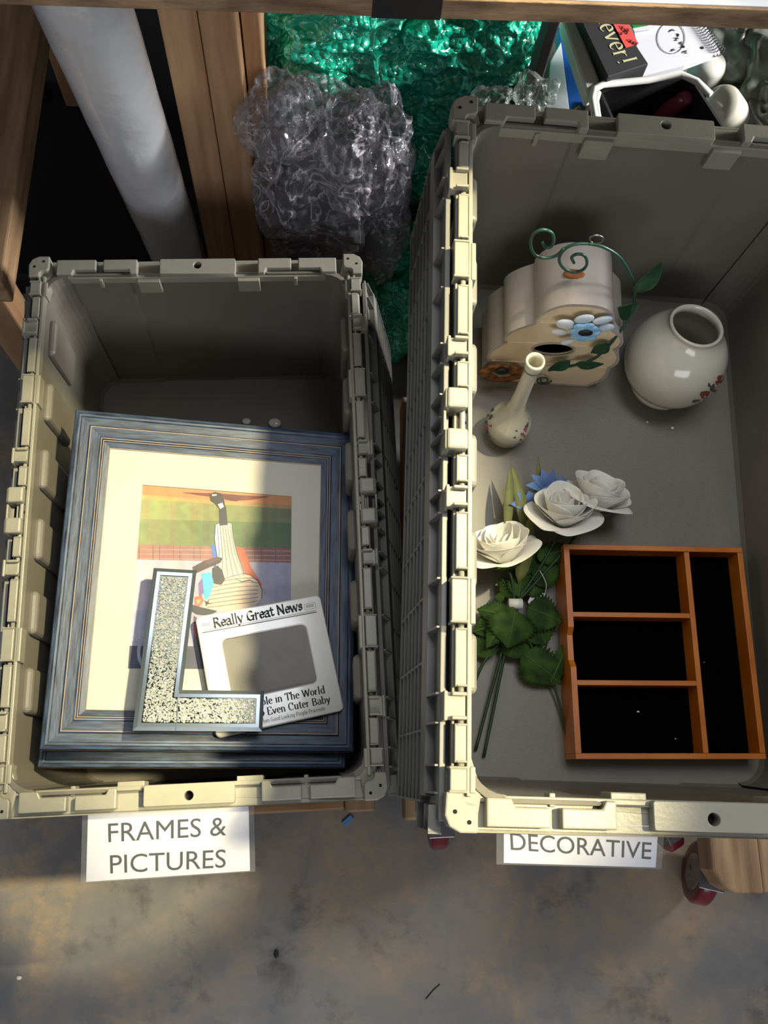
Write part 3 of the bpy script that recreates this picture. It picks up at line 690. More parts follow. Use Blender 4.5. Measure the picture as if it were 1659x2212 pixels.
# tall roll
tp = hz(388, 560, .16); R1 = (hz(447, 560, .16) - hz(330, 560, .16)).length / 2
ttop = hz(180, 8, .76)
t3 = thing('plastic_film_roll', 'tall roll of milky white plastic film standing beside the pine post', 'roll', (tp.x, tp.y + .03, 0))
ax = (Vector((ttop.x, ttop.y, .76)) - Vector((tp.x, tp.y, .16)))
bot = Vector((tp.x, tp.y, .16)) - ax * (.16 / .60)
topp = bot + ax * (.93 / ax.z) if False else bot + ax * 1.5
rb_ = R1 * .95; rt = .051
def cyl(name, f0, f1, r0, r1, mt, parent, n=48, wob=0.0):
    zax = ax.normalized(); xa = zax.cross(Vector((0, 1, 0))).normalized(); ya = zax.cross(xa)
    vs = []; m_ = 60
    for i in range(m_ + 1):
        f = f0 + (f1 - f0) * i / m_; c = bot + ax * f; r = r0 + (r1 - r0) * i / m_
        for k in range(n):
            a = 2 * PI * k / n
            rr_ = r * (1 + wob * noise.noise(Vector((math.cos(a) * 2, math.sin(a) * 2, f * 9))))
            vs.append(c + (xa * math.cos(a) + ya * math.sin(a)) * rr_)
    fs = [(i * n + k, i * n + (k + 1) % n, (i + 1) * n + (k + 1) % n, (i + 1) * n + k) for i in range(m_) for k in range(n)]
    fs += [list(range(n))[::-1], [m_ * n + k for k in range(n)]]
    return MB().add(vs, fs).build(name, mt, parent, smooth=True, world=True)
cyl('core', 0.0, 1.56, R1 * .9, .0475, M['tubecore'], t3)
cyl('film', 0.01, 1.55, R1 * .93, .050, M['tube'], t3, wob=.03)
cyl('blue_band', .275, .315, R1 * .96, R1 * .965, M['bluetape'], t3)
# dark caster at far left
c4 = hz(70, 205, .05)
t4 = caster('black caster in the shade behind the wooden rail at left', (c4.x, c4.y, 0), 1.3, .045, 'shaded casters')
t4['group'] = ''
del t4['group']
for ch in [x for x in C.objects if x.parent == t4]:
    ch.data = ch.data.copy(); ch.data.materials[0] = M['black']

# ================================================================== BUBBLE WRAP
def lump(mb, c, rad, seed, fold=.18, nu=220, nv=130, rot=None, sq=.75):
    vs = []; c = Vector(c)
    for i in range(nv + 1):
        ph = PI * i / nv
        for k in range(nu):
            a = 2 * PI * k / nu
            def pw(x): return math.copysign(abs(x) ** sq, x)
            d = Vector((pw(math.sin(ph)) * pw(math.cos(a)), pw(math.sin(ph)) * pw(math.sin(a)), pw(math.cos(ph))))
            n1 = noise.noise(d * 1.5 + Vector((seed, 0, 0)))
            rdg = 1 - abs(noise.noise(Vector((d.x * 2.2, d.y * 2.2, d.z * 4.0)) + Vector((0, seed, 0)))) * 2
            rd2 = 1 - abs(noise.noise(d * 9 + Vector((0, 0, seed)))) * 2
            r = 1 + fold * (n1 * 1.0 + rdg * .55 + rd2 * .08 - .35)
            v = Vector((d.x * rad[0], d.y * rad[1], d.z * rad[2])) * r
            if rot: v = rot @ v
            v = v + c
            if v.z < .003: v.z = .003 + .0005 * n1
            vs.append(v)
    fs = [(i * nu + k, i * nu + (k + 1) % nu, (i + 1) * nu + (k + 1) % nu, (i + 1) * nu + k) for i in range(nv) for k in range(nu)]
    mb.add(vs, fs)
bz = hz(840, 150, .45)
gb = thing('bubble_wrap', 'heap of green bubble wrap behind the pine post and totes', 'bubble wrap', (bz.x, bz.y, 0))
P = lambda u, v, z, dy=0: hz(u, v, z) + Vector((0, dy, 0))
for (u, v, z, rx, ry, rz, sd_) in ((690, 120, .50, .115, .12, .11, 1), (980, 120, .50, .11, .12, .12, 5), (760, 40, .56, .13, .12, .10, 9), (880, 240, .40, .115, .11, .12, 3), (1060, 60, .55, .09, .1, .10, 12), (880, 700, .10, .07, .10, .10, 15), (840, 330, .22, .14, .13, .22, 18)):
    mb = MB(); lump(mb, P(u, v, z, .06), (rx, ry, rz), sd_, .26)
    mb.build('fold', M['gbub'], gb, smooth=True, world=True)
cb = thing('bubble_wrap', 'crumpled clear bubble wrap bundle below the green wrap', 'bubble wrap', (P(730, 400, .3).x, P(730, 400, .3).y, 0))
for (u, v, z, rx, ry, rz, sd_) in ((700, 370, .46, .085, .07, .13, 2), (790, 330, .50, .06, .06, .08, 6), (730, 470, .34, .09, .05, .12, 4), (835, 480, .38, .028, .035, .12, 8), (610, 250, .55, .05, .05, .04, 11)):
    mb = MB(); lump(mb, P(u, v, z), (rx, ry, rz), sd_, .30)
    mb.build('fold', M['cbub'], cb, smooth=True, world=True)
p = P(720, 430, .30, .05)
tb = thing('storage_bin', 'dark grey rounded bin inside the clear bubble wrap', 'bin', (p.x, p.y + .03, 0))
MB().prism(rrect(p.x - .085, p.x + .085, p.y - .02, p.y + .10, .03, 6), .0, .30).build('body', M['darkbin'], tb, world=True, bevel=.01)
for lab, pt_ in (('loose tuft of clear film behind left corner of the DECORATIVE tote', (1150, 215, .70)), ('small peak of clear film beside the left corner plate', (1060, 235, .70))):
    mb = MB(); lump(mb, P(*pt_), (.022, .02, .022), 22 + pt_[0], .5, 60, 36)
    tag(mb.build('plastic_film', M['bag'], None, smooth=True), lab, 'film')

# ================================================================== JUNK BEHIND THE RIGHT TOTE
zj = .60
t = thing('upright_panel', 'dark grey upright panel beside the green bubble wrap', 'panel', (hz(1185, 130, .55).x, hz(1185, 130, .55).y, 0))
a = hz(1160, 215, .60)
MB().box(a.x - .012, a.x, a.y + .0, a.y + .035, 0, .90).build('board', M['darkbin'], t, world=True, bevel=.002)
# table of bins carrying the junk
bt = thing('junk_bin', 'grey bin of household goods standing behind the DECORATIVE tote', 'bin', (.55, 1.0, 0))
bx = MB(); X0, X1, Y0, Y1, Z1 = a.x + .003, 1.02, .70, 1.25, .50
bx.box(X0, X1, Y0, Y0 + .006, 0, Z1 - .02); bx.box(X0, X1, Y1 - .006, Y1, 0, Z1); bx.box(X0, X0 + .006, Y0, Y1, 0, Z1); bx.box(X1 - .006, X1, Y0, Y1, 0, Z1); bx.box(X0, X1, Y0, Y1, 0, .43)
bx.build('shell', M['tote'], bt, world=True)
def slab(name, label, cat, quad, z, th, mt, bev=.001, group=None, parent=None):
    pts = [hz(u, v, z) if len((u, v)) == 2 else None for u, v in quad]
    c = sum(pts, Vector()) / len(pts)
    if parent is None:
        root = Matrix.Translation((c.x, c.y, z - th))
        mb = MB().prism([(p.x - c.x, p.y - c.y) for p in pts], 0, th); o = mb.build(name, mt, None, bevel=bev, mtx=root)
        return tag(o, label, cat, group)
    return MB().prism([(p.x, p.y) for p in pts], z - th, z).build(name, mt, parent, world=True, bevel=bev)
slab('blue_folder', 'bright blue folder standing between white sheet and white tub', 'folder', [(1205, 60), (1222, 55), (1300, 300), (1235, 300)], .53, .02, M['blue'])
slab('paper_sheet', 'white sheet leaning by the blue folder', 'paper', [(1190, 130), (1212, 90), (1238, 300), (1175, 300)], .535, .004, M['paper'])
# white tub: long wall + rim
tub = thing('white_tub', 'white plastic tub with rounded rim under book and black box', 'tub', (hz(1300, 150, .5).x, hz(1300, 150, .5).y, .43))
zt = .612
def pp(u, v, z=zt): q = hz(u, v, z); return (q.x, q.y)
MB().prism([pp(1213, 40), pp(1245, 40), pp(1297, 172), pp(1282, 205), pp(1268, 208)], .592, zt).build('side', M['white'], tub, world=True, bevel=.004)
MB().tube([hz(1288, 268, zt), hz(1279, 215, zt), hz(1284, 192, zt), hz(1303, 182, zt), hz(1400, 173, zt + .001), hz(1470, 160, zt), hz(1505, 176, zt), hz(1535, 205, zt)], .0045, 10).build('rim', M['white'], tub, smooth=True, world=True)
MB().tube([hz(1296, 268, zt - .006), hz(1289, 218, zt - .006), hz(1294, 200, zt - .006)], .003, 8).build('rim_inner', M['white'], tub, smooth=True, world=True)
# grey paper edge and book
slab('paper_pad', 'pale grey pad under the black book', 'paper', [(1243, 40), (1262, 40), (1350, 150), (1318, 182)], .588, .01, M['paper'])
bk = thing('book', 'black book lettered in cream with a red tag on top', 'book', (hz(1330, 110, .59).x, hz(1330, 110, .59).y, .595))
BQ = [(1248, 30), (1330, 30), (1401, 138), (1313, 166)]
zbk = .625
MB().prism([pp(u, v, zbk) for u, v in BQ], .597, zbk).build('cover', M['charcoal'], bk, world=True, bevel=.001)
o_ = hz(1372, 132, zbk + .0004); bm = frame3(hz(1279, 44, zbk + .0004), hz(1332, 146, zbk + .0004) - hz(1279, 44, zbk + .0004), hz(1400, 30, zbk) - hz(1279, 44, zbk))
n_ = (bm.to_3x3() @ Vector((0, 0, 1)))
ln = (hz(1330, 150, zbk) - hz(1262, 20, zbk)).length
bm = frame3(hz(1266, 20, zbk + .0005), hz(1330, 150, zbk) - hz(1262, 20, zbk), hz(1330, 20, zbk) - hz(1262, 20, zbk))
lettering('letters', 'atever!', (0.002, 0.005), (ln * .96, .005), .034, M['cream'], bk, WM[bk].inverted() @ bm, nib=.10, ang=20, thin=.03, serif=.07)
for v_ in bk.children: pass
slab('price_tag', None, None, [(1322, 46), (1356, 46), (1379, 95), (1352, 103)], zbk + .0010, .0004, M['redtag'], 0, parent=bk)
sc = MB()
for k, (u, v) in enumerate(((1340, 55), (1345, 62), (1352, 60), (1338, 68), (1357, 84), (1364, 88), (1370, 90), (1350, 66))):
    sc.tube([hz(u, v, zbk + .0018), hz(u + 6, v + 7, zbk + .0018), hz(u + 9, v + 1, zbk + .0018)], .00035, 5)
sc.build('tag_writing', M['ink'], bk, world=True)
# notepad with wire spiral
npd = thing('notepad', 'white spiral notepad with pen scribbles beside the black book', 'notepad', (hz(1450, 110, .57).x, hz(1450, 110, .57).y, .59))
zn = .602
MB().prism([pp(u, v, zn) for u, v in ((1365, 40), (1515, 40), (1556, 112), (1480, 140), (1401, 160), (1385, 165))], .592, zn).build('pages', M['paper'], npd, world=True, bevel=.0006)
sp = MB()
A_, B_ = hz(1512, 48, zn + .001), hz(1556, 110, zn + .001); ds = B_ - A_; pr = Vector((ds.y, -ds.x, 0)).normalized()
for k in range(13):
    c = A_ + ds * (k / 12)
    sp.tube([c + pr * (.006 * math.cos(a)) + Vector((0, 0, .006 * math.sin(a))) + ds.normalized() * (a * .0004) for a in [i * PI / 6 for i in range(13)]], .0007, 5)
sp.build('wire_spiral', M['steel'], npd, world=True)
sc = MB()
cc = [hz(1450 + 30 * math.cos(a), 82 + 34 * math.sin(a), zn + .0006) for a in [i * PI / 12 for i in range(25)]]
sc.tube(cc, .0003, 5)
random.seed(3)
for (u, v, w_, h_) in ((1452, 66, 12, 8), (1464, 76, 10, 8), (1460, 84, 14, 8), (1470, 92, 12, 8), (1474, 100, 12, 6), (1478, 112, 16, 6), (1455, 108, 12, 5)):
    sc.tube([hz(u + random.uniform(-w_, w_) / 2, v + random.uniform(-h_, h_) / 2, zn + .0006) for _ in range(7)], .0004, 5)
sc.build('pen_scribble', M['ink'], npd, world=True)
MB().lathe([(.0001, 0), (.0022, 0)], 14, Matrix.Translation(hz(1517, 103, zn + .0005))).build('punch_hole', M['darkhole'], npd, world=True)
slab('leaflet', 'white leaflet with green picture behind the red tag', 'leaflet', [(1358, 48), (1410, 44), (1420, 60), (1370, 68)], .606, .001, M['paper'])
slab('green_picture', 'green printed patch lying on the white leaflet', 'picture', [(1362, 50), (1398, 46), (1402, 54), (1368, 60)], .6075, .001, mat('green_ink', (30, 140, 60), .5))
# black open box
bb = thing('black_box', 'open black box holding a dusky pink plastic handle', 'box', (hz(1400, 240, .5).x, hz(1400, 240, .5).y, .437))
zb = .60
A0, A1, A2, A3 = [hz(u, v, zb) for u, v in ((1298, 190), (1488, 165), (1575, 300), (1350, 310))]
inner = MB()
def wallseg(mb, p, q, z0, z1, th=.0035, inn=None):
    d_ = (q - p).normalized(); n2 = Vector((-d_.y, d_.x, 0)) * th
    mb.prism([(p.x, p.y), (q.x, q.y), (q.x - n2.x, q.y - n2.y), (p.x - n2.x, p.y - n2.y)], z0, z1)
for p_, q_ in ((A0, A1), (A1, A2), (A2, A3), (A3, A0)): wallseg(inner, q_, p_, .437, zb)
inner.build('walls', M['black2'], bb, world=True)
MB().prism([(p_.x, p_.y) for p_ in (A0, A1, A2, A3)], .437, .442).build('base', M['black'], bb, world=True)
pk = thing('pink_handle', 'dusky pink plastic handle with a hanging hole inside the black box', 'handle', (hz(1440, 240, .5).x, hz(1440, 240, .5).y, .444))
mb = MB(); pa_, pb_ = hz(1480, 213, .585), hz(1395, 275, .50)
mb.tube(smoothpath([pa_ + (pa_ - pb_).normalized() * .004, pa_, pa_ * .7 + pb_ * .3, pa_ * .4 + pb_ * .6, pb_], 4), [.004] + [.0085] * 3 + [.0105] * 4 + [.0125] * 5 + [.016] * 4, 14)
mb.build('grip', M['pinkp'], pk, smooth=True, world=True)
MB().tube([hz(1455, 240, .53), hz(1452, 300, .48)], .012, 12).build('neck', M['pinkp'], pk, smooth=True, world=True)
MB().lathe([(.0001, 0), (.0022, 0)], 12, Matrix.Translation(hz(1471, 217, .5945))).build('hole', M['darkhole'], pk, world=True)
# mugs
def mug(label, cpx, z, r, h, tilt, mt):
    c = hz(*cpx, z)
    t_ = thing('white_mug', label, 'mug', Matrix.Translation(c) @ Matrix.Rotation(tilt[0], 4, 'X') @ Matrix.Rotation(tilt[1], 4, 'Y'))
    MB().lathe([(.0001, .004), (r * .86, .004), (r * .9, h - .002), (r, h), (r, h * .5), (r * .97, .004), (r * .8, -.003), (.0001, -.003)], 36).build('bowl', mt, t_, smooth=True)
    return t_
mg = mug('white glazed mug peeping from under the spiral notepad', (1535, 135), .56, .024, .06, (PI, 0), M['ceramic'])
mk = thing('white_canister', 'rounded white canister leaning beside the black box', 'canister', (hz(1570, 230, .5).x, hz(1570, 230, .5).y, .44))
p1_, p2_ = hz(1558, 222, .58), hz(1612, 298, .46)
mb = MB(); dd = (p2_ - p1_).normalized()
mb.tube([p1_ - dd * .006, p1_ - dd * .003, p1_ + dd * .004, p2_, p2_ + dd * .02], [.010, .020, .024, .026, .026], 28)
mb.build('body', M['vase'], mk, smooth=True, world=True)
slab('leather_pouch', 'brown pouch behind the white canister', 'pouch', [(1500, 178), (1590, 180), (1625, 260), (1640, 320), (1540, 320)], .53, .03, M['brown'], .006)
slab('brown_card', 'small brown card edge beside the rim of the white tub', 'card', [(1262, 235), (1275, 208), (1285, 215), (1285, 280), (1265, 280)], .54, .03, M['brown'], .002)
tag(MB().tube([hz(1238, 262, .56), hz(1246, 238, .56), hz(1252, 235, .56)], .004, 8).build('yellow_stick', M['yellow'], None, smooth=True), 'little yellow stick end below the blue folder', 'stick')
pb_ = thing('plastic_bag', 'translucent grey green plastic bag at the far upper right', 'bag', (hz(1620, 150, .55).x, hz(1620, 150, .55).y, .44))
M['bagm'] = mat('bag_film', (150, 156, 148), .35, 0, 9, .6, 20, col2=(100, 106, 98), bdist=.01, coat=.3)
for (u, v, z, rx, ry, rz, s_) in ((1610, 115, .53, .06, .07, .05, 31), (1665, 200, .52, .06, .08, .06, 35), (1640, 290, .52, .03, .05, .05, 39)):
    mb = MB(); lump(mb, P(u, v, z, .01), (rx, ry, rz), s_, .30, 90, 50); mb.build('fold', M['bagm'], pb_, smooth=True, world=True)

# ================================================================== PICTURE FRAMES (left tote)
RF = Matrix.Rotation(.006, 3, 'Z') @ Matrix.Rotation(.174, 3, 'Y') @ Matrix.Rotation(.014, 3, 'X')
FM = RF.to_4x4(); FM.translation = Vector((-.141, .267, .398))
FW, FH = .360, .414; TH = .022
def ring(hx, hy, z): return [Vector((sx * hx, sy * hy, z)) for sx, sy in ((-1, 1), (1, 1), (1, -1), (-1, -1))]
# profile: (inset from outer edge, height)
PROF = [(0, -TH), (0, -.0035), (.0012, -.0015), (.0040, -.0008), (.0052, -.0025), (.0075, -.0028), (.0088, -.0045), (.0180, -.0052), (.0200, -.0035), (.0204, -.0030), (.0208, -.0035), (.0318, -.0040),
        (.0335, -.0052), (.0345, -.0050), (.0355, -.0062), (.0370, -.0060), (.0382, -.0078), (.0455, -.0095), (.0455, -.0120), (.0455, -TH)]
def frame_side_meshes(t_):
    hx, hy = FW / 2, FH / 2; nP = len(PROF)
    for k in range(4):
        mb = MB(); a_ = [ring(hx - i, hy - i, z)[k] for i, z in PROF]; b_ = [ring(hx - i, hy - i, z)[(k + 1) % 4] for i, z in PROF]
        mb.add(a_ + b_, [(i, (i + 1) % nP, nP + (i + 1) % nP, nP + i) for i in range(nP)] + [list(range(nP))[::-1], [nP + i for i in range(nP)]])
        mb.build('frame_side', M['navy_x'] if k % 2 == 0 else M['navy'], t_)
    g = MB()
    for ins, z, w_ in ((.0202, -.0029, .0007), (.0340, -.0049, .0006), (.0366, -.0058, .0006), (.0452, -.0094, .0005), (-.0003, -.0200, .0006), (.0008, -.0022, .0004)):
        o1, i1 = ring(hx - ins, hy - ins, z), ring(hx - ins - w_, hy - ins - w_, z)
        o2, i2 = ring(hx - ins, hy - ins, z - .0009), ring(hx - ins - w_, hy - ins - w_, z - .0009)
        g.add(o1 + i1 + o2 + i2, [(k, (k + 1) % 4, 4 + (k + 1) % 4, 4 + k) for k in range(4)] + [(k, 8 + k, 8 + (k + 1) % 4, (k + 1) % 4) for k in range(4)] + [(4 + k, 4 + (k + 1) % 4, 12 + (k + 1) % 4, 12 + k) for k in range(4)])
    g.build('gold_line', M['gold'], t_)
def FP(u, v, off=-.0112):
    n = RF @ Vector((0, 0, 1)); return FM.inverted() @ hit(u, v, FM.translation + n * off, n)
top = thing('picture_frame', 'topmost blue-grey wooden frame with matted baseball player picture', 'picture frame', FM, 'blue-grey frames stacked in the tote')
frame_side_meshes(top)
MB().box(-.14, .14, -.165, .165, -.0205, -.0195).build('backing', M['charcoal'], top)
# mat board with window
PQ = [FP(308, 1047), FP(630, 1072), FP(627, 1447), FP(276, 1444)]
win = [(p.x, p.y) for p in PQ]
outline('mat_board', [[(-.136, -.163), (.136, -.163), (.136, .163), (-.136, .163)], win], .0014, M['mat'], top, Matrix.Translation((0, 0, -.0119)))
MB().add([Vector((x, y, -.0108)) for x, y in ((-.1355, -.1625), (.1355, -.1625), (.1355, .1625), (-.1355, .1625))], [(0, 1, 2, 3)]).build('glass_pane', M['glass'], top)
# the printed picture
pr_ = MB(); L_ = [0]
def poly(col, pts, smooth_=False):
    L_[0] += 1
    P3 = [FP(u, v, -.0128) for u, v in pts]
    pr_.add([Vector((p.x, p.y, -.0129 + L_[0] * .0000045)) for p in P3], [list(range(len(P3)))[::-1]], col)
def band(colA, colB, y0a, y1a, y0b, y1b, n=14, x0=270, x1=634, jit=0):
    for i in range(n):
        f = i / n; f2 = (i + 1) / n
        c = tuple(colA[k] + (colB[k] - colA[k]) * f + random.uniform(-jit, jit) for k in range(3))
        ya = lambda g: y0a + (y0b - y0a) * g
        yb_ = lambda g: y1a + (y1b - y1a) * g
        poly(c, [(x0 + (x1 - x0) * f, ya(f)), (x0 + (x1 - x0) * f2, ya(f2)), (x0 + (x1 - x0) * f2, yb_(f2)), (x0 + (x1 - x0) * f, yb_(f))])
random.seed(5)
band((214, 140, 84), (196, 128, 70), 1036, 1080, 1066, 1110, 16)
band((184, 170, 96), (170, 126, 70), 1066, 1090, 1092, 1116, 16, jit=5)
band((170, 170, 100), (92, 100, 52), 1076, 1135, 1100, 1150, 26, jit=7)
band((150, 152, 84), (56, 86, 44), 1120, 1190, 1130, 1190, 26, jit=8)
band((176, 118, 104), (120, 78, 76), 1176, 1212, 1184, 1222, 20, jit=6)
for i in range(3):
    yy = 1186 + i * 10; poly((206, 160, 148), [(296, yy), (630, yy + 4), (630, yy + 5.2), (296, yy + 1.2)])
for i in range(16):
    x = 300 + i * 22 + (i % 2) * 8; poly((110, 70, 70), [(x, 1180), (x + 1.4, 1180), (x + 1.4, 1218), (x, 1218)])
band((204, 196, 208), (148, 148, 178), 1208, 1320, 1216, 1320, 18, jit=4)
band((186, 182, 206), (132, 136, 170), 1318, 1450, 1318, 1452, 18, jit=5)
poly((118, 34, 26), [(392, 1064), (470, 1066), (520, 1070), (582, 1073), (540, 1080), (500, 1082), (480, 1076), (440, 1071)])
poly((96, 22, 20), [(478, 1067), (530, 1071), (512, 1083), (486, 1079)])
# lower dark band with club mark
poly((52, 56, 92), [(270, 1395), (420, 1396), (425, 1450), (268, 1450)])
poly((186, 190, 205), arc(322, 1410, 26, 40, 110, 250, 10) + arc(322, 1410, 19, 32, 250, 110, 10))
# red glow, leg, body
poly((196, 92, 56), [(505, 1178), (528, 1186), (542, 1225), (566, 1262), (556, 1300), (530, 1240)])
poly((60, 110, 190), [(456, 1178), (474, 1176), (480, 1215), (462, 1230)])
LEG = [(466, 1134), (482, 1128), (500, 1132), (503, 1160), (511, 1196), (522, 1226), (530, 1250), (500, 1262), (462, 1262), (464, 1238), (470, 1205), (464, 1165)]
HIP = [(470, 1256), (500, 1246), (524, 1240), (540, 1243), (556, 1256), (565, 1276), (564, 1294), (552, 1308), (520, 1316), (470, 1322), (440, 1312), (432, 1292), (446, 1270)]
poly((48, 40, 52), [(x + (1.6 if x > 484 else -1.6), y) for x, y in LEG]); poly((216, 200, 182), LEG)
poly((204, 210, 220), [(466, 1134), (476, 1132), (478, 1180), (474, 1215), (466, 1240), (470, 1205), (464, 1165)])
poly((96, 44, 44), [(x * 1.0 + (2 if x > 520 else 0), y - 1.5) for x, y in HIP]); poly((222, 198, 172), HIP)
for i in range(6):                                     # pin stripes down the raised leg
    f = i / 5; xa_, xb_, xc_ = 469 + 27 * f, 473 + 34 * f, 468 + 58 * f
    poly((66, 62, 84), [(xa_, 1134), (xa_ + 1, 1134), (xb_ + 1.2, 1196), (xc_ + 1.1, 1244), (xc_, 1244), (xb_, 1196)])
for i in range(7):                                     # curved stripes around the seat
    f = i / 6; y0_ = 1262 + 50 * f
    pt_ = [(452 - 6 * f, y0_), (480, y0_ - 7 + 3 * f), (510, y0_ - 12 + 4 * f), (540, y0_ - 14 + 3 * f), (558, y0_ - 11 - 4 * f)]
    poly((74, 52, 60), pt_ + [(x, y + 1.2) for x, y in pt_[::-1]])
poly((60, 40, 48), [(500, 1247), (522, 1256), (540, 1252), (556, 1262), (540, 1254.5), (522, 1258)])
poly((38, 38, 44), [(473, 1098), (488, 1094), (492, 1134), (474, 1136)])                       # sock
poly((30, 28, 34), [(452, 1068), (464, 1063), (478, 1066), (484, 1080), (487, 1098), (474, 1100), (464, 1088), (455, 1082)])  # shoe
poly((200, 200, 206), [(470, 1090), (480, 1086), (484, 1095), (476, 1100)])
poly((210, 205, 205), [(458, 1068), (468, 1068), (468, 1071), (458, 1072)])
poly((66, 178, 216), [(434, 1240), (456, 1236), (462, 1262), (452, 1290), (442, 1298), (436, 1270)])   # blue shading
poly((120, 90, 160), [(428, 1260), (437, 1250), (440, 1280), (430, 1290)])
poly((34, 30, 34), [(458, 1228), (470, 1222), (480, 1232), (486, 1252), (478, 1264), (464, 1262), (458, 1246)])   # sleeve
poly((58, 34, 34), [(415, 1226), (440, 1212), (470, 1203), (481, 1206), (476, 1216), (452, 1226), (430, 1236), (420, 1240)])   # glove
poly((90, 60, 56), [(440, 1214), (468, 1205), (476, 1208), (450, 1220)])
poly((212, 96, 46), [(420, 1290), (436, 1286), (440, 1298), (430, 1312), (420, 1310)])
poly((232, 150, 120), [(424, 1296), (434, 1294), (432, 1304), (424, 1306)])
poly((26, 26, 38), [(414, 1306), (434, 1312), (470, 1320), (452, 1330), (425, 1328), (412, 1320)])
poly((28, 28, 36), [(440, 1296), (446, 1300), (452, 1296), (450, 1302), (458, 1306), (449, 1305), (444, 1311), (444, 1304)])
poly((58, 54, 66), [(418, 1330), (432, 1340), (440, 1400), (430, 1420), (418, 1412)])
poly((176, 70, 44), [(417, 1346), (426, 1350), (426, 1376), (418, 1370)])
poly((40, 44, 70), [(372, 1400), (440, 1404), (444, 1446), (366, 1446)])
pr_.build('picture_print', M['print'], top)
sgn = FM.copy()
lm = frame3(FP(318, 1372, -.0123), FP(286, 1371, -.0123) - FP(318, 1372, -.0123), FP(318, 1390, -.0123) - FP(318, 1372, -.0123))
G['z'] = (.42, [[(.05, .46), (.36, .46)], [(.36, .46), (.05, 0)], [(.05, 0), (.37, 0)]])
lettering('signature', 'mez', (0, 0), (.018, 0), .014, M['paper'], top, lm, nib=.06, ang=0, thin=.05)
# stack underneath
def fmtx(dx, dy, dz, k, yaw=0):
    R = Matrix.Rotation(.006 + yaw, 3, 'Z') @ Matrix.Rotation(.174 * k, 3, 'Y') @ Matrix.Rotation(.014 * k, 3, 'X')
    m_ = R.to_4x4(); m_.translation = Vector((-.141 + dx, .267 + dy, .398 + dz)); return m_
labs = ['second blue-grey frame, its front edge showing below the topmost frame', 'blue-grey frame third from the top of the stack', 'blue-grey frame fourth from the top of the stack', 'blue-grey frame low in the stack', 'blue-grey frame second from the tote floor', 'blue-grey frame at the bottom of the stack']
for i, lb in enumerate(labs):
    k = i + 1
    copy_tree(top, fmtx(-.010 if i == 0 else -.004, -.018 if i == 0 else .004, -.0305 * k, 1 - (k) / 6.0), lb)
# -------- ceramic "Really Great News" frame
NM0 = RF @ Vector((0, 0, 1))
NOFF = .0062
def onF(u, v, off): return hit(u, v, FM.translation + NM0 * off, NM0)
q = [onF(u, v, NOFF) for u, v in ((425, 1335), (688, 1287), (742, 1532), (470, 1592))]
ctr = sum(q, Vector()) / 4; xax = (q[1] - q[0] + q[2] - q[3]); yax = (q[0] - q[3] + q[1] - q[2])
NMx = frame3(ctr, xax, yax); NW = (q[1] - q[0]).length / 2 + (q[2] - q[3]).length / 2; NH = (q[0] - q[3]).length / 2 + (q[1] - q[2]).length / 2
def nl(u, v): r = NMx.inverted() @ onF(u, v, NOFF); return (r.x, r.y)
nf = thing('ceramic_photo_frame', 'white ceramic photo frame printed Really Great News, leaning on the top frame', 'photo frame', NMx)
wq = [nl(u, v) for u, v in ((468, 1378), (662, 1343), (694, 1480), (503, 1513))]
x0_, x1_ = (wq[0][0] + wq[3][0]) / 2, (wq[1][0] + wq[2][0]) / 2; y1_, y0_ = (wq[0][1] + wq[1][1]) / 2, (wq[2][1] + wq[3][1]) / 2
outline('ceramic_face', [rrect(-NW / 2, NW / 2, -NH / 2, NH / 2, .005), rrect(x0_ + .001, x1_ - .001, y0_ + .001, y1_ - .001, .008)], .003, M['ceramic'], nf, Matrix.Translation((0, 0, -.0032)), bevel=.0017)
MB().prism(rrect(-NW / 2 + .001, NW / 2 - .001, -NH / 2 + .001, NH / 2 - .001, .004), -.0085, -.0052).build('back_board', M['greyback'], nf)
MB().prism(rrect(x0_, x1_, y0_, y1_, .008), -.0052, -.0036).build('picture_window', M['greyback'], nf)
up = Matrix.Translation((0, 0, .0002))
lettering('title', 'Really Great News', nl(462, 1356), nl(655, 1317), .0160, M['ink'], nf, up, nib=.17, ang=42, thin=.045, flourish=True)
rl = MB()
for (a_, b_, w_) in (((437, 1364), (683, 1319), .00045), ((437, 1368), (684, 1323), .0009)):
    A2_, B2_ = Vector((*nl(*a_), .0003)), Vector((*nl(*b_), .0003)); n2 = Vector((0, w_, 0)); rl.add([A2_, B2_, B2_ + n2, A2_ + n2], [(0, 1, 2, 3)])
for (c_) in (((433, 1346), (457, 1342), (458, 1354), (434, 1358)), ((657, 1306), (680, 1301), (682, 1313), (660, 1318))):
    for i in range(4):
        A2_, B2_ = Vector((*nl(*c_[i]), .0003)), Vector((*nl(*c_[(i + 1) % 4]), .0003)); d_ = (B2_ - A2_).normalized(); n2 = Vector((-d_.y, d_.x, 0)) * .0003
        rl.add([A2_, B2_, B2_ + n2, A2_ + n2], [(0, 1, 2, 3)])
    for f in (.38, .66):
        a2, b2 = Vector(nl(*c_[0])).lerp(Vector(nl(*c_[3])), f), Vector(nl(*c_[1])).lerp(Vector(nl(*c_[2])), f)
        for j in range(7):
            p_ = a2.lerp(b2, .14 + j * .105); e_ = a2.lerp(b2, .14 + j * .105 + .06); rl.add([(p_.x, p_.y, .0003), (e_.x, e_.y, .0003), (e_.x, e_.y + .0011, .0003), (p_.x, p_.y + .0011, .0003)], [(0, 1, 2, 3)])
rl.build('rules_and_boxes', M['ink'], nf)
lettering('headline', 'People in The World', nl(535, 1530), nl(703, 1497), .0125, M['ink'], nf, up, nib=.15, ang=0, thin=.055, serif=.10)
lettering('headline', 'to Even Cuter Baby', nl(556, 1549), nl(715, 1517), .0125, M['ink'], nf, up, nib=.15, ang=0, thin=.055, serif=.10)
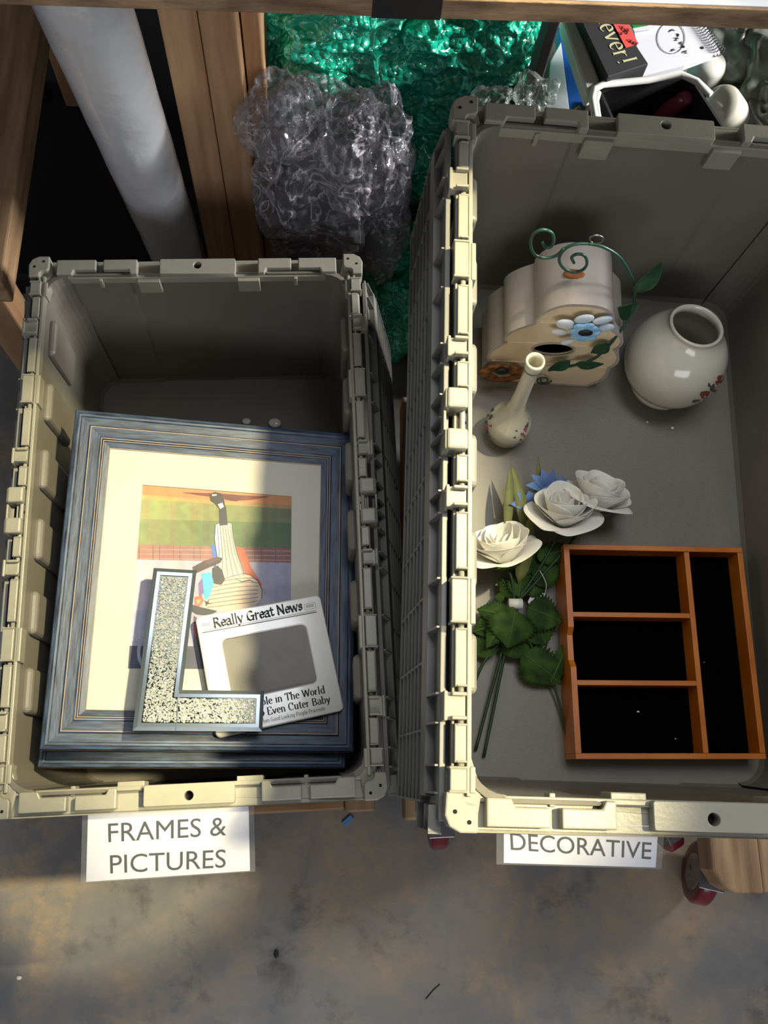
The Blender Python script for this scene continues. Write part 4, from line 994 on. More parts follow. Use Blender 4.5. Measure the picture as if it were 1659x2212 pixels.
lettering('subline', 'Is When Good Looking People Procreate', nl(552, 1566), nl(703, 1534), .0070, M['ink'], nf, up, nib=.10, ang=0, thin=.055, serif=.07)
# -------- mirrored letter L
LO = .0300; LB = .0125
Lq = [(332, 1226), (425, 1231), (394, 1490), (571, 1492), (567, 1580), (286, 1578)]
ori = onF(286, 1578, LO); LMx = frame3(ori, onF(567, 1580, LO) - ori, onF(332, 1226, LO) - ori)
LT = thing('letter_ornament', 'mirrored letter L filled with crushed crystals, lying on the frames', 'ornament', LMx)
def ll(u, v): r = LMx.inverted() @ onF(u, v, LO); return Vector((r.x, r.y))
Lp = [ll(u, v) for u, v in Lq][::-1]       # counter-clockwise
# inset polygon
def inset(P_, d_):
    out = []; n = len(P_)
    for i in range(n):
        a_, b_, c_ = P_[i - 1], P_[i], P_[(i + 1) % n]
        e1 = (b_ - a_).normalized(); e2 = (c_ - b_).normalized(); n1 = Vector((-e1.y, e1.x)); n2 = Vector((-e2.y, e2.x))
        k = (n1 + n2); k = k / max(.2, (1 + n1.dot(n2))); out.append(b_ + k * d_)
    return out
sg = 1 if sum(Lp[i - 1].x * Lp[i].y - Lp[i].x * Lp[i - 1].y for i in range(6)) > 0 else -1
I1, I2 = inset(Lp, .0045 * sg), inset(Lp, .0085 * sg)
n = 6; mb = MB()
def ringfaces(a_, za, b_, zb_): mb.add([Vector((*p_, za)) for p_ in a_] + [Vector((*p_, zb_)) for p_ in b_], [(i, (i + 1) % n, n + (i + 1) % n, n + i) for i in range(n)])
ringfaces(Lp, -.002, I1, 0.0); ringfaces(I1, 0, I2, 0.0)
mb.build('mirror_border', M['mirror'], LT)
mb = MB(); mb.prism([tuple(p_) for p_ in Lp], -(LO - LB), -.0021); mb.build('mirror_side', M['smoke'], LT)
mb = MB(); ringfaces(I2, 0.0, I2, -.006); mb.build('inner_wall', M['smoke'], LT)
MB().add([Vector((*p_, -.002)) for p_ in I2], [list(range(6))]).build('crystal_bed', M['smoke'], LT)
def inpoly(p_, P_):
    c_ = False
    for i in range(len(P_)):
        a_, b_ = P_[i - 1], P_[i]
        if (a_.y > p_.y) != (b_.y > p_.y) and p_.x < (b_.x - a_.x) * (p_.y - a_.y) / (b_.y - a_.y) + a_.x: c_ = not c_
    return c_
random.seed(11); cr_ = MB(); I3 = inset(Lp, .0098 * sg)
xs_ = [p_.x for p_ in Lp]; ys_ = [p_.y for p_ in Lp]; cnt = 0
while cnt < 5200:
    p_ = Vector((random.uniform(min(xs_), max(xs_)), random.uniform(min(ys_), max(ys_))))
    if not inpoly(p_, I3): continue
    cnt += 1; r_ = random.uniform(.0008, .0016); z_ = random.uniform(-.002, -.0002)
    Rm = Matrix.Rotation(random.uniform(0, 6), 3, Vector((random.random(), random.random(), random.random() + .01)))
    vs_ = [Rm @ Vector(v_) * r_ + Vector((p_.x, p_.y, z_)) for v_ in ((1, 0, 0), (-1, 0, 0), (0, 1, 0), (0, -1, 0), (0, 0, 1), (0, 0, -1))]
    cr_.add(vs_, [(0, 2, 4), (2, 1, 4), (1, 3, 4), (3, 0, 4), (2, 0, 5), (1, 2, 5), (3, 1, 5), (0, 3, 5)])
def raw_build(mb_, name, mt, parent):
    me = bpy.data.meshes.new(name); me.from_pydata([tuple(v) for v in mb_.v], [], mb_.f); me.materials.append(mt)
    o = bpy.data.objects.new(name, me); linkobj(o, parent); return o
tag(raw_build(cr_, 'crystals', M['crystal'], LT), kind='stuff')
sj = ll(385, 1505); MB().box(sj.x - .0006, sj.x + .0006, ll(385, 1578).y, ll(390, 1492).y, -.001, .0006).build('glass_joint', M['mirror'], LT)
# little white things on the tote floor behind the frames
for lab, u, v, r in (('white oval pebble peeping from behind the blue frames', 594, 916, .010), ('small white chip behind the blue frames, left of the oval one', 533, 912, .007)):
    pz_ = on_tote(ML, u, v, .007); tag(MB().ico((0, 0, r * .45), (r, r * .8, r * .45), None, 16, 10).build('pebble', M['ceramic'], None, smooth=True, mtx=Matrix.Translation(pz_)), lab, 'pebble')

# ================================================================== SIGNS
def sign(label, q, zt_, zb_, lines, name='paper_sign', sl=((-.012, .008)), ext=.02):
    A_, B_, C_, D_ = hz(*q[0], zt_), hz(*q[1], zt_), hz(*q[2], zb_), hz(*q[3], zb_)
    mid = (A_ + B_) / 2; mm_ = frame3((A_ + B_ + C_ + D_) / 4, (B_ - A_) + (C_ - D_), (A_ - D_) + (B_ - C_))
    t_ = thing(name, label, 'sign', mm_)
    inv = mm_.inverted(); P_ = [inv @ p_ for p_ in (A_, B_, C_, D_)]
    P_[0] = P_[0] + (P_[0] - P_[3]).normalized() * ext; P_[1] = P_[1] + (P_[1] - P_[2]).normalized() * ext
    mb_ = MB(); mb_.add([Vector((p_.x, p_.y, 0)) for p_ in P_] + [Vector((p_.x, p_.y, -.0005)) for p_ in P_], [(3, 2, 1, 0), (4, 5, 6, 7), (0, 1, 5, 4), (1, 2, 6, 5), (2, 3, 7, 6), (3, 0, 4, 7)])
    mb_.build('paper', M['paper'], t_)
    x0s, x1s = sl; Q = [Vector((P_[0].x + x0s, P_[0].y, .0006)), Vector((P_[1].x + x1s, P_[1].y, .0006)), Vector((P_[2].x + x1s, P_[2].y - .001, .0006)), Vector((P_[3].x + x0s, P_[3].y - .001, .0006))]
    MB().add(Q, [(3, 2, 1, 0)]).build('clear_sleeve', M['sleeve'], t_, solid=.0003)
    for (txt, c_, wpx, hpx) in lines:
        # c_: pixel centre of the line, wpx: end pixel pair for width
        nrm_ = mm_.to_3x3() @ Vector((0, 0, 1))
        l_, r_ = [inv @ hit(*e, mm_.translation, nrm_) for e in wpx]; cc_ = (l_ + r_) / 2
        tp_ = [inv @ hit(c_[0], c_[1] + s_ * hpx / 2, mm_.translation, nrm_) for s_ in (-1, 1)]; cap = (tp_[0] - tp_[1]).length
        o = textmesh('lettering', txt, 1.0, M['ink'], t_, Matrix.Identity(4), depth=0)
        xs = [v_.co.x for v_ in o.data.vertices]; ys = [v_.co.y for v_ in o.data.vertices]
        sx_, sy_ = (r_ - l_).length / (max(xs) - min(xs)), cap / (max(ys) - min(ys))
        ex_ = (r_ - l_) / (max(xs) - min(xs)); ey_ = (tp_[0] - tp_[1]) / (max(ys) - min(ys)); mx_, my_ = (max(xs) + min(xs)) / 2, (max(ys) + min(ys)) / 2
        for v_ in o.data.vertices:
            q_ = cc_ + ex_ * (v_.co.x - mx_) + ey_ * (v_.co.y - my_); v_.co = Vector((q_.x, q_.y, .0003))
    return t_
sign('paper sign reading FRAMES & PICTURES hung under the left tote', [(190, 1762), (537, 1741), (540, 1881), (186, 1905)], .435, .385,
     [('FRAMES &', (361, 1793), ((234, 1799), (489, 1784)), 41), ('PICTURES', (362, 1861), ((238, 1867), (488, 1854)), 40)], sl=(-.006, .006))
sign('paper sign reading DECORATIVE hung under the right tote', [(1089, 1790), (1421, 1790), (1417, 1876), (1088, 1862)], .753, .723,
     [('DECORATIVE', (1254, 1826), ((1103, 1817), (1407, 1838)), 37)], sl=(-.006, .005), ext=.004)

# ================================================================== RIGHT TOTE CONTENTS
RT3 = MR.to_3x3(); NR = RT3 @ Vector((0, 0, 1)); FC = MR @ Vector((0, 0, .007))
def onR(u, v, off): return hit(u, v, FC + NR * off, NR)
# ---- wooden tray
TO = .042
to = onR(1237, 1640, TO); TMx = frame3(to, onR(1652, 1640, TO) - to, onR(1222, 1175, TO) - to)
tray = thing('wooden_tray', 'orange stained wooden tray with black felt compartments', 'tray', TMx)
def tl(u, v): r = TMx.inverted() @ onR(u, v, TO); return Vector((r.x, r.y))
bl, br, tr_, tl_ = tl(1237, 1640), tl(1652, 1640), tl(1607, 1183), tl(1224, 1175)
TWd = (br.x + tr_.x - bl.x - tl_.x) / 2; THt = (tl_.y + tr_.y) / 2; wt = .0062
mid = (tl(1487, 1190).x + tl(1519, 1632).x) / 2 + .001; r1 = tl(1360, 1328).y; r2 = tl(1370, 1475).y
ox = (bl.x + tl_.x) / 2
Z0, Z1 = -TO + .0006, 0
def tb(name, x0, x1, y0, y1, z1=Z1): return MB().box(x0, x1, y0, y1, Z0, z1).build(name, M['traywood'], tray, bevel=.0006)
tb('side', ox + TWd - wt, ox + TWd, wt, THt - wt); tb('side', ox, ox + TWd, THt - wt + .0001, THt); tb('side', ox, ox + TWd, 0, wt - .0001)
# left side with thumb notch
yn0, yn1 = tl(1240, 1432).y, tl(1240, 1362).y
prof = [(wt, Z0), (THt - wt, Z0), (THt - wt, 0), (yn1 + .004, 0), (yn1 - .004, -.007), (yn0 + .004, -.007), (yn0 - .004, 0), (wt, 0)]
mb = MB(); k_ = len(prof); mb.add([Vector((ox, y_, z_)) for y_, z_ in prof] + [Vector((ox + wt, y_, z_)) for y_, z_ in prof], [list(range(k_)), [k_ + i for i in range(k_)][::-1]] + [(i, (i + 1) % k_, k_ + (i + 1) % k_, k_ + i) for i in range(k_)])
mb.build('side', M['traywood'], tray)
tb('divider', mid - .003, mid + .003, wt, THt - wt, -.0006); tb('divider', ox + wt, mid - .003, r1 - .0028, r1 + .0028, -.001); tb('divider', ox + wt, mid - .003, r2 - .0028, r2 + .0028, -.001)
MB().box(ox + wt * .5, ox + TWd - wt * .5, wt * .5, THt - wt * .5, Z0 + .0002, Z0 + .016).build('felt_base', M['felt'], tray)
mb = MB(); 
for (u, v, r) in ((1396, 1534, .0016), (1542, 1425, .0007), (1479, 1594, .0009)):
    p_ = tl(u, v); mb.ico((p_.x, p_.y, Z0 + .0165), (r, r * .6, .0005))
mb.build('lint_speck', M['white'], tray)

# ---- round ginger vase
fc = onR(1419, 838, 0); mc = onR(1504, 704, .113)
axv = (mc - fc).normalized(); hh = (mc - fc).length
VM = frame3(fc, Vector((1, 0, 0)).cross(axv).cross(axv) * -1, axv.cross(Vector((1, 0, 0))));
VM = (axv.to_track_quat('Z', 'Y').to_matrix().to_4x4()); VM.translation = fc + NR * .001
va = thing('round_vase', 'round cream vase with wide mouth and red flower sprig', 'vase', VM)
Rv = .0590; zc_ = hh * .485
prof = [(.0001, .002), (.028, .001), (.0345, 0), (.0350, .004), (.032, .009)]
for i in range(25):
    th_ = -62 + i * (62 + 49) / 24; prof.append((Rv * math.cos(math.radians(th_)), zc_ + (hh * .5) * math.sin(math.radians(th_)) * (1.02)))
prof = [p_ for p_ in prof]
top_r = .0310
prof += [(top_r, hh - .006), (top_r - .0005, hh - .002), (top_r + .0005, hh + .0005), (top_r - .0015, hh + .002), (top_r - .0035, hh + .0005), (top_r - .004, hh - .006)]
for i in range(14):
    th_ = 48 - i * 110 / 13; prof.append(((Rv - .004) * math.cos(math.radians(th_)), zc_ + (hh * .47) * math.sin(math.radians(th_))))
prof.append((.0001, .012))
MB().lathe(prof, 72).build('body', M['vase'], va, smooth=True)
VI = VM.inverted()
def on_sphere(u, v, c, R_, sz):
    d_ = VI.to_3x3() @ ray(u, v); e_ = VI @ EYE; S = Vector((1 / R_, 1 / R_, 1 / sz)); e2 = Vector([(e_[i] - c[i]) * S[i] for i in range(3)]); d2 = Vector([d_[i] * S[i] for i in range(3)])
    A_, B_, C_ = d2.dot(d2), 2 * e2.dot(d2), e2.dot(e2) - 1; D_ = B_ * B_ - 4 * A_ * C_
    if D_ < 0: D_ = 0
    return e_ + d_ * ((-B_ - math.sqrt(D_)) / (2 * A_))
def decal(name, mt, blobs, cen, R_, sz, parent, inv):
    mb_ = MB()
    for (u, v, ru, rv, rot_) in blobs:
        pts_ = []
        for k in range(10):
            a_ = k * PI / 5; w_ = 1 + .18 * math.sin(3 * a_ + u)
            du, dv = ru * w_ * math.cos(a_), rv * w_ * math.sin(a_); pts_.append((u + du * math.cos(rot_) - dv * math.sin(rot_), v + du * math.sin(rot_) + dv * math.cos(rot_)))
        P_ = [on_sphere(*p_, cen, R_, sz) for p_ in pts_]; ctr_ = on_sphere(u, v, cen, R_, sz)
        P_ = [ctr_] + P_; P_ = [Vector(cen) + (p_ - Vector(cen)) * 1.006 for p_ in P_]
        mb_.add(P_, [(0, 1 + k, 1 + (k + 1) % 10) for k in range(10)])
    return mb_.build(name, mt, parent)
M['dred'] = mat('red_decal', (128, 66, 56), .3); M['dgreen'] = mat('grey_green_decal', (80, 84, 74), .3); M['dpink'] = mat('rose_decal', (150, 90, 104), .3)
cen = (0, 0, zc_)
decal('red_blossom', M['dred'], [(1556, 818, 7, 9, .3), (1522, 852, 11, 8, -.5), (1549, 826, 4, 4, 0)], cen, Rv, hh * .51, va, VI)
decal('leaf_sprig', M['dgreen'], [(1539, 838, 5, 9, .3), (1532, 832, 3, 5, -.4), (1503, 866, 9, 3, -.2), (1545, 845, 3, 5, .8)], cen, Rv, hh * .51, va, VI)
# ---- bud vase
fb = onR(1090, 938, 0); mb_c = onR(1157, 779, .172); axv = (mb_c - fb).normalized(); hb = (mb_c - fb).length
BM = axv.to_track_quat('Z', 'Y').to_matrix().to_4x4(); BM.translation = fb + NR * .0005
bv = thing('bud_vase', 'slim white bud vase with long neck and floral sprigs', 'vase', BM)
rB = .0262
prof = [(.0001, .001), (.014, 0), (.017, .001), (.022, .008)]
prof += [(rB * math.sin(math.radians(a_)), .030 - .027 * math.cos(math.radians(a_))) for a_ in (60, 75, 90, 105, 120, 133)]
prof += [(.0150, .058), (.0110, .068), (.0092, .082), (.0083, .105), (.0080, .135), (.0086, hb - .016), (.0098, hb - .012), (.0104, hb - .003), (.0098, hb), (.0080, hb - .0005), (.0070, hb - .006), (.0066, hb - .05), (.0060, hb - .09), (.0001, hb - .095)]
MB().lathe(prof, 56).build('body', M['vase'], bv, smooth=True)
MB().lathe([(.0100, hb - .0150), (.0102, hb - .0142), (.0100, hb - .0134)], 40).build('neck_line', M['dgreen'], bv, smooth=True)
VI = BM.inverted(); cen = (0, 0, .030)
decal('sprig', M['dgreen'], [(1058, 900, 7, 6, 0), (1064, 885, 3, 5, .6), (1050, 912, 3, 4, 0), (1137, 918, 5, 7, .4), (1140, 905, 3, 4, 0), (1115, 930, 4, 2, .6), (1112, 945, 3, 2, 0), (1125, 950, 3, 2, 0)], cen, rB, .027, bv, VI)
decal('sprig', M['dpink'], [(1052, 920, 4, 5, .2), (1060, 920, 3, 3, 0), (1054, 926, 2, 2, 0), (1135, 928, 4, 5, .2), (1128, 938, 4, 4, 0), (1133, 942, 2, 3, 0)], cen, rB, .027, bv, VI)

# ---- birdhouse
bc = onR(1163, 829, 0); yaw_b = -.02
BW = (onR(1284, 829, 0) - onR(1032, 829, 0)).length
BHm = Matrix.Translation(bc) @ RT3.to_4x4() @ Matrix.Rotation(0, 4, 'Z')
bh = thing('birdhouse', 'cream scalloped birdhouse with blue daisy and green vine', 'birdhouse', BHm)
BHh, BD = .196, .072
def lobes(scale=1.0):
    hw_ = BW / 2 * scale
    lv = [(0, 1.0), (.20, 1.12), (.40, 1.02), (.60, .84), (.80, .60)]
    # right side going up: bulging arcs between levels
    xs = [.95, .99, .86, .56]; zs_ = [.0, .27, .52, .77]
    pts_ = [(hw_ * .84, 0), (hw_ * .95, .012)]
    for i in range(3):
        x0b, z0b, x1b, z1b = xs[i] * hw_, max(.012, zs_[i] * BHh), xs[i + 1] * hw_, zs_[i + 1] * BHh
        for k in range(1, 9):
            f = k / 8; pts_.append((x0b + (x1b - x0b) * f ** 2.2 + .075 * hw_ * math.sin(PI * f ** .8), z0b + (z1b - z0b) * f))
    for k in range(1, 9):
        a_ = PI / 2 * k / 9; pts_.append((.58 * hw_ * math.cos(a_ * .98) ** .8, (.77 + .23 * math.sin(a_)) * BHh))
    pts_ += [(0, BHh)]
    return pts_ + [(-x, z) for x, z in pts_[::-1][1:]]
OUT = lobes()
def vm(y): return Matrix(((1, 0, 0, 0), (0, 0, -1, y), (0, 1, 0, 0), (0, 0, 0, 1)))     # x,z outline -> standing, extruded along y
shell_in = [(x * .96, .002 + z * .965) for x, z in OUT]
outline('scalloped_roof', [OUT, shell_in], BD, M['bh_roof'], bh, vm(BD / 2))
hx_, hz__ = (BHm.inverted() @ hy(1195, 752, bc.y))[0], (BHm.inverted() @ hy(1195, 752, bc.y))[2]
FI = [(x * .965, .0015 + z * .97) for x, z in OUT]
outline('front_panel', [FI, arc(hx_, hz__, .0235, .0155, 0, 360, 28)[:-1]], .003, M['bh_front'], bh, vm(.003))
outline('back_panel', [FI], .003, M['bh_roof'], bh, vm(BD - .002))
mb = MB(); fl_ = [(x, z) for x, z in FI]
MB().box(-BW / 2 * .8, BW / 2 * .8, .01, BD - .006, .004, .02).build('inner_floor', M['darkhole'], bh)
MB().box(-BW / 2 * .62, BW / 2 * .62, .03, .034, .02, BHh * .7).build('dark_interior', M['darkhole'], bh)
MB().tube([Vector((hx_ + .0238 * math.cos(a_), .0008, hz__ + .0158 * math.sin(a_))) for a_ in [i * PI / 16 for i in range(33)]], .0012, 8, False).build('hole_rim', M['bh_roof'], bh, smooth=True)
# scallop relief on the front
sc_ = MB()
for i, (zz, ww) in enumerate(((.27, .95), (.52, .82), (.77, .52))):
    pts_ = [Vector((BW / 2 * ww * (-1 + 2 * k / 24), .0012, BHh * zz + .0025 * math.sin(k * PI / 24 * 1))) for k in range(25)]
    pts_ = [p_ for p_ in pts_ if (p_.x - hx_) ** 2 / .025 ** 2 + (p_.z - hz__) ** 2 / .017 ** 2 > 1]
    seg_ = []
    for p_ in pts_:
        if seg_ and (p_ - seg_[-1]).length > .012:
            sc_.tube(seg_, .0011, 6) if len(seg_) > 1 else None; seg_ = []
        seg_.append(p_)
    if len(seg_) > 1: sc_.tube(seg_, .0011, 6)
sc_.build('scallop_relief', M['bh_front'], bh, smooth=True)
yF = bc.y
def bp_(u, v, dy): return hy(u, v, yF + dy)
wr = MB()
curl1 = [(1172, 524), (1178, 534), (1190, 533), (1196, 520), (1192, 503), (1172, 496), (1152, 506), (1146, 528), (1155, 550), (1178, 557), (1202, 552), (1218, 536)]
curl2 = [(1240, 568), (1235, 556), (1246, 549), (1262, 552), (1268, 568), (1260, 582), (1238, 588), (1216, 578), (1208, 560), (1218, 540), (1240, 528), (1270, 526)]
arch = [(1270, 526), (1300, 532), (1332, 550), (1352, 575), (1366, 604), (1371, 622), (1372, 636), (1368, 660), (1360, 686), (1345, 708), (1325, 735), (1306, 756), (1284, 774), (1254, 786), (1215, 794), (1185, 800)]
ARD = [.022, .022, .022, .022, .021, .020, .018, .012, .006, 0, -.006, -.010, -.012, -.012, -.010, -.008]
wr.tube(smoothpath([bp_(u, v, .022) for u, v in curl1], 4), .0016, 8); wr.tube(smoothpath([bp_(u, v, .022) for u, v in curl2], 4), .0016, 8)
wr.tube(smoothpath([bp_(u, v, d_) for (u, v), d_ in zip(arch, ARD)], 4), .0017, 8)
wr.build('vine_wire', M['wire'], bh, smooth=True, world=True)
MB().tube([bp_(1288 + 15 * math.cos(a_), 517 + 9 * math.sin(a_), .024) for a_ in [i * PI / 8 for i in range(17)]], .0010, 7).build('hanging_ring', M['steel'], bh, smooth=True, world=True)
rs = MB(); rs.ico(onR(1240, 592, BHh - .0005), (.012, .006, .0012)); rs.build('rust_stain', M['rust'], bh, smooth=True, world=True)
def leafmesh(mb_, base, tip, width, nrm, cup=.15, n1=9, n2=5, fold=.2, serr=0):
    base = Vector(base); tip = Vector(tip); ax_ = tip - base; Ln = ax_.length; nrm = Vector(nrm); nrm = (nrm - ax_ * nrm.dot(ax_) / Ln ** 2).normalized(); sd2 = ax_.cross(nrm).normalized()
    def fn(a_, b_):
        w_ = width * (math.sin(PI * min(1, a_ ** .72 * .985 + .012)) ** .95) * 1.0; s_ = b_ * 2 - 1
        if serr: w_ *= 1 + serr * ((a_ * (n1 - 1)) % 2 - .5) * (abs(s_) > .9)
        return base + ax_ * a_ + sd2 * s_ * w_ * .5 + nrm * (cup * Ln * math.sin(PI * a_) + fold * abs(s_) * w_ * .5)
    mb_.grid(fn, n1, n2)
for nm, b_, t_, w_, d_ in (('vine_leaf', (1373, 632), (1431, 563), .022, .018), ('vine_leaf', (1374, 672), (1334, 664), .026, .012), ('vine_leaf', (1316, 742), (1276, 762), .019, -.010), ('vine_leaf', (1243, 786), (1305, 786), .014, -.012), ('vine_leaf', (1232, 780), (1184, 798), .017, -.010)):
    mb = MB(); leafmesh(mb, bp_(*b_, d_), bp_(*t_, d_ - .002), w_, (0, -1, .4), .05, 11, 5, .15); mb.build(nm, M['leafpaint'], bh, smooth=True, world=True, solid=.0012, sub=1)
# blue daisy
fcx = bp_(1264, 718, -.014)
def petal(name, px, size, ang_, mt, dy, th=.003):
    c_ = bp_(*px, dy); Rm = Matrix.Rotation(ang_, 3, 'Y'); mb_ = MB(); mb_.ico(c_, (size[0], th, size[1]), Rm, 16, 10); mb_.build(name, mt, bh, smooth=True, world=True)
for px, sz, an in (((1222, 700), (.0115, .0080), .3), ((1262, 689), (.0105, .0075), -.4), ((1301, 692), (.0110, .0062), -.5), ((1308, 708), (.0095, .0072), -.3), ((1208, 717), (.0090, .0052), .1), ((1226, 738), (.0080, .0045), -.5)):
    petal('white_petal', px, sz, an, M['petalw'], -.012)
for k in range(8):
    a_ = k * PI / 4 + .2; petal('blue_petal', (1264 + 19 * math.cos(a_), 718 + 13 * math.sin(a_)), (.0082, .0058), -a_ * 0 + (.4 if k % 2 else -.4), M['petalb'], -.016, .0025)
petal('flower_centre', (1265, 720), (.0078, .0052), 0, M['black'], -.0195, .002)
# orange/black flower at lower left
for k in range(9):
    a_ = k * 2 * PI / 9; petal('orange_petal', (1085 + 34 * math.cos(a_), 806 + 14 * math.sin(a_)), (.0125, .0052), -.5 * math.sin(2 * a_), M['orange'], -.008, .0025)
petal('flower_centre', (1084, 802), (.0085, .0065), 0, M['black'], -.012, .003)
MB().tube([bp_(1174 + 17 * math.cos(a_) * (1 - a_ / 16), 822 + 9 * math.sin(a_) * (1 - a_ / 16), -.006) for a_ in [i * PI / 6 for i in range(20)]], .0011, 6).build('small_curl', M['wire'], bh, smooth=True, world=True)

# ---- bouquet
random.seed(21)
bq0 = onR(1120, 1320, .0)
bq = thing('artificial_bouquet', 'artificial bouquet of white roses with blue blossom and green leaves', 'bouquet', (bq0.x, bq0.y, bq0.z))
def rose(cpx, r, off, ax_, seed):
    rnd = random.Random(seed); c_ = onR(*cpx, off); ax_ = Vector(ax_).normalized()
    q_ = ax_.to_track_quat('Z', 'Y').to_matrix()
    rings = ((3, .34, .26, .80, .0), (3, .55, .42, .86, .10), (4, .78, .58, .86, .25), (4, .98, .74, .80, .55), (3, .95, .86, .66, 1.15))
    for ri, (n_, w_, rad, hgt, opn) in enumerate(rings):
        for k in range(n_):
            a0_ = 2 * PI * (k + ri * .5) / n_ + rnd.uniform(-.2, .2); hs = hgt * rnd.uniform(.9, 1.1); ww = w_ * rnd.uniform(.95, 1.15); ph_ = rnd.uniform(0, 6)
            def fn(a_, b_):
                s_ = (b_ * 2 - 1); prof_ = math.sin(PI * (.08 + .80 * a_) ** .9) ** .55
                sweep = ww * 1.15 * s_ * prof_
                rr_ = rad * (.22 + .78 * math.sin(min(1.0, a_ * 1.15) * PI / 2)) + opn * .30 * a_ ** 3 + .025 * math.sin(4 * s_ + ph_) * a_
                an_ = a0_ + sweep / max(.38, rad)
                z_ = hs * a_ * 1.25 - opn * .26 * a_ ** 3 - .10 * s_ * s_ * a_ + .03 * math.sin(3 * s_ + ph_) * a_ - .35
                return c_ + q_ @ (Vector((rr_ * math.cos(an_), rr_ * math.sin(an_), z_)) * r)
            mb_ = MB(); mb_.grid(fn, 9, 9); mb_.build('rose_petal', M['rose'], bq, smooth=True, world=True, solid=.0006, sub=1)
    for k in range(5):
        a_ = 2 * PI * k / 5; mb_ = MB(); b1 = c_ + q_ @ Vector((0, 0, -.50 * r)); tp_ = c_ + q_ @ Vector((.62 * r * math.cos(a_), .62 * r * math.sin(a_), -.18 * r))
        leafmesh(mb_, b1, tp_, r * .32, q_ @ Vector((0, 0, -1)), .12, 7, 3, .1); mb_.build('sepal', M['sepal'], bq, smooth=True, world=True, solid=.0006)
    return c_ + q_ @ Vector((0, 0, -.5 * r))
s3 = rose((1290, 1078), .037, .040, (.25, .75, .65), 3)
s2 = rose((1218, 1112), .038, .050, (-.05, .62, .75), 2)
s1 = rose((1086, 1192), .037, .042, (-.28, .70, .62), 1)
tie = onR(1112, 1306, .022)
st = MB()
for s_, u, v in ((s1, 1105, 1250), (s2, 1170, 1220), (s3, 1210, 1200)):
    st.tube(smoothpath([s_, onR(u, v, .03), tie], 5), .0016, 7)
ends = [(1045, 1636), (1027, 1622), (1004, 1540)]
for i, (u, v) in enumerate(ends):
    mids = [(1085, 1440), (1078, 1430), (1040, 1440)][i]
    st.tube(smoothpath([tie, onR(1098 - 3 * i, 1370, .02), onR(*mids, .012), onR(*ends[i], .004)], 6), .0017, 7)
st.tube(smoothpath([tie, onR(1150, 1400, .02), onR(1195, 1480, .012), onR(1218, 1560, .008), onR(1228, 1630, .004)], 6), .0014, 6)
st.build('stem', M['stem'], bq, smooth=True, world=True)
MB().tube([tie + Vector((-.0075, 0, .003)), tie + Vector((.0075, 0, .003))], .0062, 14).build('tie_band', M['white'], bq, smooth=True, world=True)
LEAVES = [((1110, 1312), (1050, 1400), .034, .030), ((1112, 1320), (1096, 1400), .055, .035), ((1140, 1312), (1215, 1345), .044, .028), ((1150, 1330), (1180, 1395), .05, .024), ((1096, 1330), (1030, 1316), .026, .028),
          ((1080, 1345), (1022, 1365), .030, .022), ((1130, 1412), (1212, 1478), .044, .020), ((1190, 1475), (1228, 1380), .022, .018), ((1160, 1205), (1242, 1182), .026, .030), ((1155, 1260), (1212, 1212), .030, .024),
          ((1120, 1290), (1128, 1215), .030, .026), ((1110, 1290), (1080, 1245), .022, .022), ((1150, 1290), (1160, 1210), .030, .020), ((1135, 1240), (1155, 1160), .026, .026), ((1090, 1290), (1068, 1290), .014, .02),
          ((1060, 1420), (1030, 1350), .036, .016), ((1100, 1420), (1130, 1340), .045, .018)]
for i, (b_, t_, w_, off) in enumerate(LEAVES):
    mb_ = MB(); leafmesh(mb_, onR(*b_, off), onR(*t_, off - .004), w_, NR + Vector((random.uniform(-.3, .3), random.uniform(-.3, .3), 0)), .06, 25, 7, -.18, .26)
    lf = mb_.build('leaf', M['green'], bq, smooth=True, world=True, solid=.0006)
    A0_, B0_ = onR(*b_, off + .0006), onR(*t_, off - .0034); ax0 = B0_ - A0_
    mb_ = MB(); mb_.tube([A0_ + ax0 * f + NR * (.06 * ax0.length * math.sin(PI * f)) for f in [k / 8 for k in range(9)]], .00055, 5)
    mb_.build('midrib', M['rib'], bq, smooth=True, world=True)
for b_, t_, w_ in (((1140, 1160), (1104, 1000), .014), ((1160, 1150), (1163, 985), .012), ((1095, 1150), (1100, 1010), .011), ((1120, 1260), (1150, 1100), .018)):
    mb_ = MB(); leafmesh(mb_, onR(*b_, .030), onR(*t_, .040), w_, NR, .03, 11, 3, .3); mb_.build('grass_blade', M['blade'], bq, smooth=True, world=True, solid=.0005)
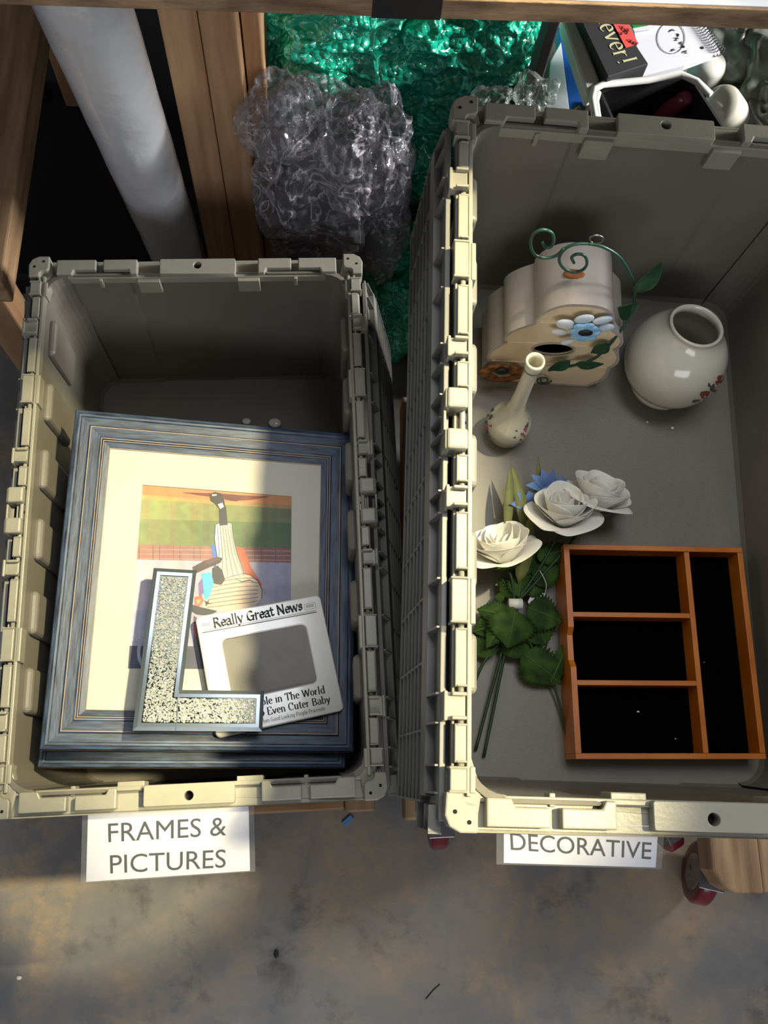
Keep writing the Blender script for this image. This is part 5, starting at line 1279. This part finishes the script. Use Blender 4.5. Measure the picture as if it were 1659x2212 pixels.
for c_, n_, L_2, off in (((1180, 1055), 6, 46, .035), ((1142, 1095), 5, 42, .028), ((1205, 1062), 4, 36, .032)):
    for k in range(n_):
        a_ = -PI * .95 + PI * .95 * k / (n_ - 1); mb_ = MB(); leafmesh(mb_, onR(*c_, off), onR(c_[0] + L_2 * math.cos(a_), c_[1] + L_2 * math.sin(a_) * .95, off + .012), .013, NR, .08, 8, 5, .2); mb_.build('blue_petal', M['bluefl'], bq, smooth=True, world=True, solid=.0006)
tg = MB(); P_ = [onR(u, v, .018) for u, v in ((1140, 1300), (1152, 1276), (1176, 1282), (1172, 1316), (1150, 1318))]; tg.add(P_, [list(range(5))]); tg.build('paper_tag', M['paper'], bq, world=True, solid=.0005)
MB().tube(smoothpath([onR(1166, 1232, .034), onR(1180, 1262, .03), onR(1175, 1290, .02)], 5), .0004, 5).build('tag_string', M['white'], bq, world=True)

# ================================================================== SMALL BITS
o = slab('blue_plastic_bit', 'small light blue plastic scrap on the concrete floor', 'scrap', [(738, 1777), (757, 1760), (765, 1769), (746, 1786)], .004, .0036, M['bluebit'], .0005)
def bit(name, label, cat, u, v, z, r, mt, pt=None):
    p_ = pt if pt is not None else hz(u, v, z); tag(MB().ico((0, 0, r[2]), r, None, 8, 5).build(name, mt, None, mtx=Matrix.Translation(p_)), label, cat)
bit('paper_crumb', 'tiny white crumb on the floor near the lower left corner', 'crumb', 42, 2112, 0, (.004, .003, .0015), M['white'])
bit('paper_crumb', 'white crumb in the tote with vases, just below the round vase', 'crumb', 0, 0, 0, (.0022, .0018, .001), M['white'], onR(1452, 925, 0))
bit('paper_crumb', 'smallest white crumb left of the one below the round vase', 'crumb', 0, 0, 0, (.0014, .0012, .0008), M['white'], onR(1398, 912, 0))
bit('dark_crumb', 'dark oval spot of dirt on the floor under the blue scrap', 'crumb', 597, 2060, 0, (.004, .007, .0012), M['black'])
tag(MB().tube([hz(920, 2158, .001), hz(935, 2140, .001), hz(950, 2126, .001)], .0007, 5).build('thread', M['black'], None), 'thin black thread on the floor near the bottom middle', 'thread')
